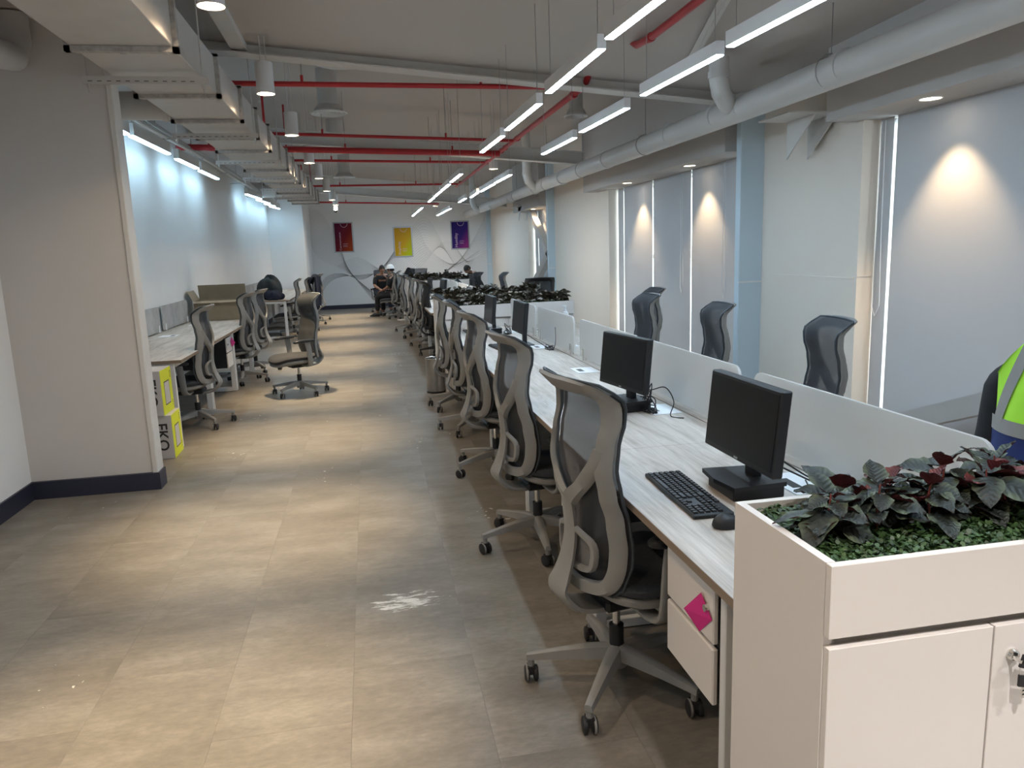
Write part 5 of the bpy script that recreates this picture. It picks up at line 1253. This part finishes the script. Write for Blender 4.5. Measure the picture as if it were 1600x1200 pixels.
flap([(-0.33, -0.25, 0.27), (0.30, -0.25, 0.27), (0.29, -0.31, 0.245), (-0.32, -0.31, 0.245)])
flap([(-0.33, 0.25, 0.27), (0.30, 0.25, 0.27), (0.30, 0.20, 0.47), (-0.33, 0.20, 0.47)])
flap([(-0.33, -0.25, 0.27), (-0.33, 0.25, 0.27), (-0.40, 0.25, 0.40), (-0.40, -0.25, 0.40)])
flap([(0.30, -0.25, 0.27), (0.30, 0.25, 0.27), (0.36, 0.25, 0.13), (0.36, -0.25, 0.13)])

# ------------------------------------------------------------------ clothes and bags
def cloth_lump(name, c_, rx, ry, rz_, mt, lb, cat, seed, folds=0.25, n=28, m_=16):
    r_ = random.Random(seed); ph = [r_.uniform(0, 6) for _ in range(6)]
    mb = MB(); vs = []; fs = []
    for j in range(m_+1):
        v = j/m_; th = PI*v
        for i in range(n):
            a = 2*PI*i/n
            k = 1+folds*(0.5*math.sin(3*a+ph[0]+4*v)+0.35*math.sin(5*a+ph[1]-6*v)+0.3*math.sin(8*v+ph[2]+2*a))
            vs.append((rx*k*math.sin(th)*math.cos(a), ry*k*math.sin(th)*math.sin(a), max(-rz_*0.72, rz_*k*math.cos(th))))
    for j in range(m_):
        for i in range(n): fs.append((j*n+i, j*n+(i+1) % n, (j+1)*n+(i+1) % n, (j+1)*n+i))
    mb.add(vs, fs); return mb.build(name, mt, smooth=True, loc=c_, label=lb, cat=cat, angle=60)
cloth_lump('bag', (-1.98, 15.95, 0.93), 0.24, 0.28, 0.25, M['dkgreen'], 'dark teal crumpled bag lying on far left desk', 'bag', 3)
cloth_lump('folded_jacket', (-1.86, 15.45, 0.825), 0.20, 0.16, 0.105, M['navy'], 'navy jacket heaped on front corner of far left desk', 'jacket', 5)
def draped(name, x, y, rz, mt, lb, cat, w_=0.25, ztop=1.20, zbot=0.62, seed=1):
    r_ = random.Random(seed); mb = MB(); n = 18; mrows = 20; prof = []
    # path over the backrest: down rear, over top, down front a little
    for j in range(mrows+1):
        t = j/mrows
        if t < 0.72: z = zbot+(ztop-zbot)*(t/0.72); y_ = -0.06-0.03*math.sin(t*3)
        else:
            a = (t-0.72)/0.28; z = ztop+0.01*math.sin(a*PI)-0.18*a*a; y_ = -0.06+0.13*a
        prof.append((y_, z, t))
    vs = []
    for (y_, z, t) in prof:
        for i in range(n+1):
            u = i/n*2-1; ww = w_*(1.12 if t < 0.5 else 1.12-0.35*(t-0.5)); sag = 0.05*u*u*(z > zbot+0.3)
            vs.append((u*ww, y_+0.018*math.sin(u*9+seed)+0.012*math.sin(u*17+t*5), z-sag+(0.02*math.sin(u*7+seed) if t == 0 else 0)))
    fs = [(j*(n+1)+i, j*(n+1)+i+1, (j+1)*(n+1)+i+1, (j+1)*(n+1)+i) for j in range(mrows) for i in range(n)]
    mb.add(vs, fs); o = mb.build(name, mt, smooth=True, loc=(x, y, 0), rz=rz, label=lb, cat=cat, angle=80)
    so = o.modifiers.new('thick', 'SOLIDIFY'); so.thickness = 0.012; return o
draped('hanging_jacket', -1.16, 16.6, math.radians(176)-PI/2, M['navy'], 'navy jacket hanging over chair back at far left desks', 'jacket', 0.27, 1.2, 0.50, 2)
# hi-vis vest over dark jacket on the nearest window-side chair
v = empty('safety_vest', (2.195, 1.96, -0.03), math.radians(183)-PI/2, 'hi-vis yellow and blue vest over black jacket on window-side chair', 'vest')
def shell(zfun, y_off, u0, u1, z0, z1, nm, mt, nu=16, nz=20, top=None):
    mb = MB()
    def f(i, j):
        u = u0+(u1-u0)*i; zt_ = top(u) if top else z1; z = z0+(zt_-z0)*j
        bul = 0.05*math.cos(min(1, abs(u)/0.27)*PI/2)+0.02*math.sin(z*9); return (u, y_off+0.006*math.sin(u*25+z*6)-bul*1.0, z)
    mb.grid(f, nu, nz); o = mb.build(nm, mt, v, True, angle=80); so = o.modifiers.new('t', 'SOLIDIFY'); so.thickness = 0.006; return o
# vest: rounded shoulders; local +y = chair front (towards desk), seen from the desk side
def vtop(u): return 1.255-1.6*max(0, abs(u)-0.06)**1.3
def vsurf(u, z, off):
    # envelope: an upright padded torso-like form draped on the chair back
    k = max(0.0, 1-(abs(u)/0.275)**2.5); return 0.122*k**0.42+off
def vpatch(nm, mt, f0, f1, z0, z1, off, sidesign=1, n=14, m_=18):
    mb = MB()
    def f(i, j):
        z = z0+(z1-z0)*j; a, b_ = f0(z), f1(z); u = a+(b_-a)*i
        zz = min(z, vtop(u)); return (u, sidesign*vsurf(u, zz, off)+0.004*math.sin(u*30+z*11), zz)
    mb.grid(f, n, m_); o = mb.build(nm, mt, v, True, angle=80); return o
body = MB(); n_ = 28; rows = 22; vs = []; fs = []
for j in range(rows+1):
    t = j/rows
    for i in range(n_):
        a = 2*PI*i/n_; u = 0.285*math.cos(a)*(0.93+0.07*math.sin(t*5)); zt_ = vtop(u)
        z = 0.60+(zt_-0.60)*t; s_ = math.sin(a)
        wid = 0.105*(1-0.75*max(0, t-0.85)/0.15)
        vs.append((u*(1.0+0.10*(1-t)), wid*s_*(1+0.08*math.sin(i*1.7)), z))
for j in range(rows):
    for i in range(n_): fs.append((j*n_+i, j*n_+(i+1) % n_, (j+1)*n_+(i+1) % n_, (j+1)*n_+i))
fs.append(tuple(rows*n_+i for i in range(n_))); fs.append(tuple(range(n_))[::-1])
body.add(vs, fs); body.build('jacket', M['bcloth'], v, True, angle=80, label='black jacket under the vest')
# sleeves hanging at both sides
for s_ in (-1, 1):
    MB().tube(crom([(s_*0.235, 0.0, 1.09), (s_*0.275, 0.01, 1.04), (s_*0.285, 0.02, 0.90), (s_*0.30, 0.03, 0.74), (s_*0.30, 0.03, 0.62)], 4), [0.055]*5+[0.052]*6+[0.056]*6, 14).build('sleeve', M['bcloth'], v, True, label='black sleeve')
for side in (1, -1):
    lo = -0.235; hi = 0.235
    vpatch('vest_panel', M['hiyel'], lambda z: -0.215, lambda z: 0.215, 0.955, 1.26, 0.004, side)['label'] = 'bright yellow vest panel'
    vpatch('vest_lower_panel', M['blue'], lambda z: -0.24, lambda z: 0.24, 0.66, 0.925, 0.004, side)['label'] = 'royal blue lower vest panel'
    vpatch('waist_tape', M['reflect'], lambda z: -0.242, lambda z: 0.242, 0.915, 0.965, 0.007, side)
    for q in (-1, 1):
        vpatch('shoulder_tape', M['reflect'], lambda z, q=q: q*(0.20-0.55*(z-0.93)**1.2)-0.026, lambda z, q=q: q*(0.20-0.55*(z-0.93)**1.2)+0.026, 0.955, 1.25, 0.008, side, 4, 16)

# ------------------------------------------------------------------ people
def skin_body(name, joints, edges, radii, mt, parent, sub=1):
    me = D.meshes.new(name); me.from_pydata(joints, edges, []); me.materials.append(mt)
    o = D.objects.new(name, me); COL.objects.link(o); o.parent = parent
    sk = o.modifiers.new('skin', 'SKIN')
    lay = me.skin_vertices[0].data if me.skin_vertices else None
    if lay is None:
        import bmesh
        bm = bmesh.new(); bm.from_mesh(me); bm.verts.layers.skin.verify(); bm.to_mesh(me); bm.free(); lay = me.skin_vertices[0].data
    for i, r_ in enumerate(radii): lay[i].radius = (r_, r_) if not isinstance(r_, tuple) else r_
    lay[0].use_root = True
    sk.use_smooth_shade = True
    sb_ = o.modifiers.new('sub', 'SUBSURF'); sb_.levels = sub; sb_.render_levels = sub
    return o
def person(loc, rz, lb, shirt, trousers, hat=False, bow=0.0, phone=False, beard=False, lean=0.1):
    e = empty('person', loc, rz, lb, 'person')    # faces +y, seated, seat height 0.46
    hx = 0.0; sz = 0.46
    sh_y = lean*0.9; nk = (0, sh_y+0.03, 1.03)
    hd = (0, sh_y+0.07+bow*0.10, 1.17-bow*0.06)
    # body: one continuous skinned figure (skin tone); clothes follow it
    J = [(0, 0, sz+0.10), (0, lean*0.35, sz+0.28), (0, lean*0.8, sz+0.46), (0, sh_y, sz+0.54), nk, (0, hd[1]-0.015, hd[2]-0.05),
         (-0.17, sh_y, sz+0.52), (0.17, sh_y, sz+0.52),
         (-0.23, sh_y+0.06, sz+0.28), (0.23, sh_y+0.06, sz+0.28),
         (-0.16, sh_y+0.26, sz+0.20), (0.16, sh_y+0.26, sz+0.20 if not phone else sz+0.50),
         (-0.10, 0.02, sz+0.08), (0.10, 0.02, sz+0.08), (-0.13, 0.42, sz+0.06), (0.13, 0.42, sz+0.06), (-0.13, 0.44, 0.12), (0.13, 0.40, 0.12), (-0.13, 0.47, 0.07), (0.13, 0.43, 0.07)]
    E_ = [(0,1),(1,2),(2,3),(3,4),(4,5),(3,6),(3,7),(6,8),(7,9),(8,10),(9,11),(0,12),(0,13),(12,14),(13,15),(14,16),(15,17),(16,18),(17,19)]
    Rr = [(0.15,0.12),(0.14,0.105),(0.15,0.11),(0.09,0.08),0.055,0.055,0.065,0.065,0.044,0.044,0.03,0.03,0.09,0.09,0.062,0.062,0.042,0.042,0.04,0.04]
    skin_body('body', J, E_, Rr, M['skin'], e)
    # shirt
    Js = [J[0], J[1], J[2], (J[3][0], J[3][1], J[3][2]-0.01), (0, sh_y+0.015, sz+0.55), J[6], J[7], tuple(Vector(J[8])), tuple(Vector(J[9]))]
    Es = [(0,1),(1,2),(2,3),(3,4),(3,5),(3,6),(5,7),(6,8)]
    Rs = [(0.17,0.135),(0.16,0.125),(0.165,0.125),(0.10,0.09),0.068,0.08,0.08,0.056,0.056]
    skin_body('shirt', Js, Es, Rs, shirt, e)
    Jt = [J[0], J[12], J[13], J[14], J[15], J[16], J[17]]
    skin_body('trousers', Jt, [(0,1),(0,2),(1,3),(2,4),(3,5),(4,6)], [0.14, 0.105, 0.105, 0.078, 0.078, 0.062, 0.062], trousers, e)
    for i in (18, 19):
        s_ = MB(); n = 20; vs = []; fs = []
        for z, sc_ in ((0.0, 1.0), (0.03, 1.0), (0.06, 0.85), (0.09, 0.5)):
            for k_ in range(n):
                a = 2*PI*k_/n; yy = math.sin(a)*0.14*sc_+(0.055 if z < 0.05 else 0.02*(1-sc_)); vs.append((J[i][0]+math.cos(a)*0.048*sc_, J[i][1]+yy, z+0.002))
        for r_ in range(3):
            for k_ in range(n): fs.append((r_*n+k_, r_*n+(k_+1) % n, (r_+1)*n+(k_+1) % n, (r_+1)*n+k_))
        fs += [tuple(range(n))[::-1], tuple(3*n+k_ for k_ in range(n))]
        s_.add(vs, fs); s_.build('shoe', M['black'], e, True)
    # head with face
    h = MB(); n, m_ = 24, 18; vs = []; fs = []
    for j in range(m_+1):
        th = PI*j/m_
        for i in range(n):
            a = 2*PI*i/n; x = 0.074*math.sin(th)*math.cos(a); y = 0.092*math.sin(th)*math.sin(a); z = 0.115*math.cos(th)
            if z < 0: x *= 1-0.35*(-z/0.115); y *= (1-0.12*(-z/0.115)) if y > 0 else (1-0.45*(-z/0.115))
            if y > 0.06 and abs(x) < 0.02 and -0.05 < z < 0.01: y += 0.018*(1-abs(x)/0.02)*(1-abs(z+0.02)/0.03 if abs(z+0.02) < 0.03 else 0)
            vs.append((x, y, z))
    for j in range(m_):
        for i in range(n): fs.append((j*n+i, j*n+(i+1) % n, (j+1)*n+(i+1) % n, (j+1)*n+i))
    h.add(vs, fs)
    for s_ in (-1, 1):
        h.tube([(s_*0.072, -0.005, 0.02), (s_*0.083, -0.012, 0.012), (s_*0.082, -0.010, -0.018), (s_*0.073, -0.002, -0.03)], [0.006, 0.009, 0.008, 0.005], 8)
    R = Matrix.Rotation(-bow*0.6, 4, 'X')
    T_ = lambda q: R @ q + Vector(hd)
    h.xform(T_); ho = h.build('head', M['skin'], e, True, angle=70)
    ey = MB()
    for s_ in (-1, 1): ey.lathe([(0.0001, -0.008), (0.009, -0.004), (0.010, 0), (0.009, 0.004), (0.0001, 0.008)], 10, (s_*0.030, 0.080, 0.008)); 
    ey.box(-0.022, 0.022, 0.078, 0.086, -0.058, -0.053); ey.box(-0.045, -0.018, 0.078, 0.086, 0.022, 0.028); ey.box(0.018, 0.045, 0.078, 0.086, 0.022, 0.028)
    ey.xform(T_).build('face_features', M['hair'], ho)
    hr = MB(); vs = []; fs = []
    for j in range(9):
        th = PI*0.56*j/8
        for i in range(n):
            a = 2*PI*i/n; k_ = 1.0 if math.sin(a) < 0.2 else max(0.0, 1-0.55*(math.sin(a)-0.2)); thh = th*(0.75+0.45*(k_-0.45)) if True else th
            vs.append((0.079*math.sin(thh)*math.cos(a), 0.098*math.sin(thh)*math.sin(a)-0.003, 0.121*math.cos(thh)))
    for j in range(8):
        for i in range(n): fs.append((j*n+i, j*n+(i+1) % n, (j+1)*n+(i+1) % n, (j+1)*n+i))
    hr.add(vs, fs); hr.xform(T_).build('hair', M['hair'], ho, True)
    if hat:
        ht = MB(); ht.lathe([(0.115, 0.035), (0.10, 0.04), (0.092, 0.075), (0.075, 0.115), (0.04, 0.138), (0.0001, 0.145)], 24); ht.xform(T_).build('hat', M['hat'], e, True, label='white hat')
    if beard:
        bd = MB(); vs = []; fs = []
        for j in range(6):
            th = PI*(0.64+0.30*j/5)
            for i in range(13):
                a = PI*i/12; vs.append((0.072*math.sin(th)*math.cos(a)*1.02, 0.098*math.sin(th)*math.sin(a)*1.02, 0.122*math.cos(th)-0.005))
        for j in range(5):
            for i in range(12): fs.append((j*13+i, j*13+i+1, (j+1)*13+i+1, (j+1)*13+i))
        bd.add(vs, fs); bd.xform(T_).build('beard', M['beard'], ho, True)
    # hands: palm with five fingers
    for idx, src in ((10, 8), (11, 9)):
        w0 = Vector(J[idx]); d = (w0-Vector(J[src])).normalized(); side = d.cross(Vector((0, 0, 1))).normalized(); up = side.cross(d).normalized(); hand = MB()
        p1 = w0+d*0.085; v8 = []
        for c0, wd in ((w0, 0.026), (p1, 0.042)):
            for a, b_ in ((-1, -1), (1, -1), (1, 1), (-1, 1)): v8.append(c0+side*a*wd+up*b_*0.014)
        hand.add(v8, [(0,1,2,3),(4,7,6,5),(0,4,5,1),(1,5,6,2),(2,6,7,3),(3,7,4,0)])
        for f, (off, ln_) in enumerate([(-0.031, 0.065), (-0.011, 0.075), (0.010, 0.072), (0.030, 0.055)]):
            q = p1+side*off; hand.tube([q, q+d*ln_*0.5-up*0.004, q+d*ln_*0.9-up*0.022], [0.0095, 0.009, 0.0075], 6)
        sg = -1 if idx == 10 else 1
        q = w0+d*0.03+side*sg*-0.03; hand.tube([q, q+d*0.03-side*sg*0.022, q+d*0.058-side*sg*0.026-up*0.01], [0.012, 0.010, 0.008], 6)
        hand.build('hand', M['skin'], e, True)
    return e
person((0.30, 20.95, 0), math.radians(195), 'seated man in black shirt and dark jeans by the end wall', M['bcloth'], M['jeans'], lean=0.22)
person((0.62, 19.42, 0), math.radians(62), 'seated man in white hat and black clothes in grey chair', M['bcloth'], M['bcloth'], hat=True, phone=True, beard=True, lean=0.0)
person((2.85, 19.3, 0), math.radians(110), 'dark-haired man with bowed head behind the far planter', M['bcloth'], M['bcloth'], bow=0.9, lean=0.25)

# round bag / backpack on chair by third planter
cloth_lump('backpack', (0.95, 18.25, 1.06) if False else (0.96, 18.28, 0.99), 0.13, 0.11, 0.20, M['bcloth'], 'black backpack standing on desk behind the third planter', 'bag', 9)
cloth_lump('bag', (1.72, 14.9, 0.86), 0.12, 0.14, 0.14, M['dkgreen'], 'dark crumpled bag on second desk run in front of the far planter', 'bag', 12)
# sanitiser bottle and small things on window-side desks
def bottle(x, y, lb):
    e = empty('pump_bottle', (x, y, 0.7497), 0, lb, 'bottle')
    MB().lathe([(0.0001, 0.0), (0.034, 0.002), (0.036, 0.02), (0.036, 0.12), (0.02, 0.145), (0.014, 0.15), (0.014, 0.165), (0.0001, 0.165)], 20).build('body', M['white_pl'], e, True)
    MB().cyl((0, 0, 0.165), (0, 0, 0.20), 0.006, 8).box(-0.035, 0.012, -0.008, 0.008, 0.195, 0.208).build('pump', M['white_pl'], e)
    MB().lathe([(0.0365, 0.04), (0.0365, 0.10)], 20).build('label_band', M['note'], e)
bottle(2.03, 7.72, 'small white pump bottle at corner of the last window-side desk')
e = empty('phone', (1.78, 5.35, 0.7497), 0.3, 'small black phone lying on window-side desk between screens', 'phone')
MB().bbox(-0.07, 0.07, -0.035, 0.035, 0.0, 0.009, 0.002).build('case', M['black'], e); MB().box(-0.065, 0.065, -0.031, 0.031, 0.009, 0.0095).build('display', M['black_gloss'], e)
# small papers on the floor by the far chairs
MB().box(-0.07, 0.07, -0.12, 0.12, 0.0005, 0.025).build('paper_pack', M['label'], None, loc=(0.72, 18.0, 0), rz=0.4, label='small white packet on floor beside the third planter', cat='packet')

# white cord hooks, left edge object at frame border
e = empty('caster_chair_edge', (-2.20, 4.16, 0), 0)
D.objects.remove(e)
cl = bpy.context.scene.collection
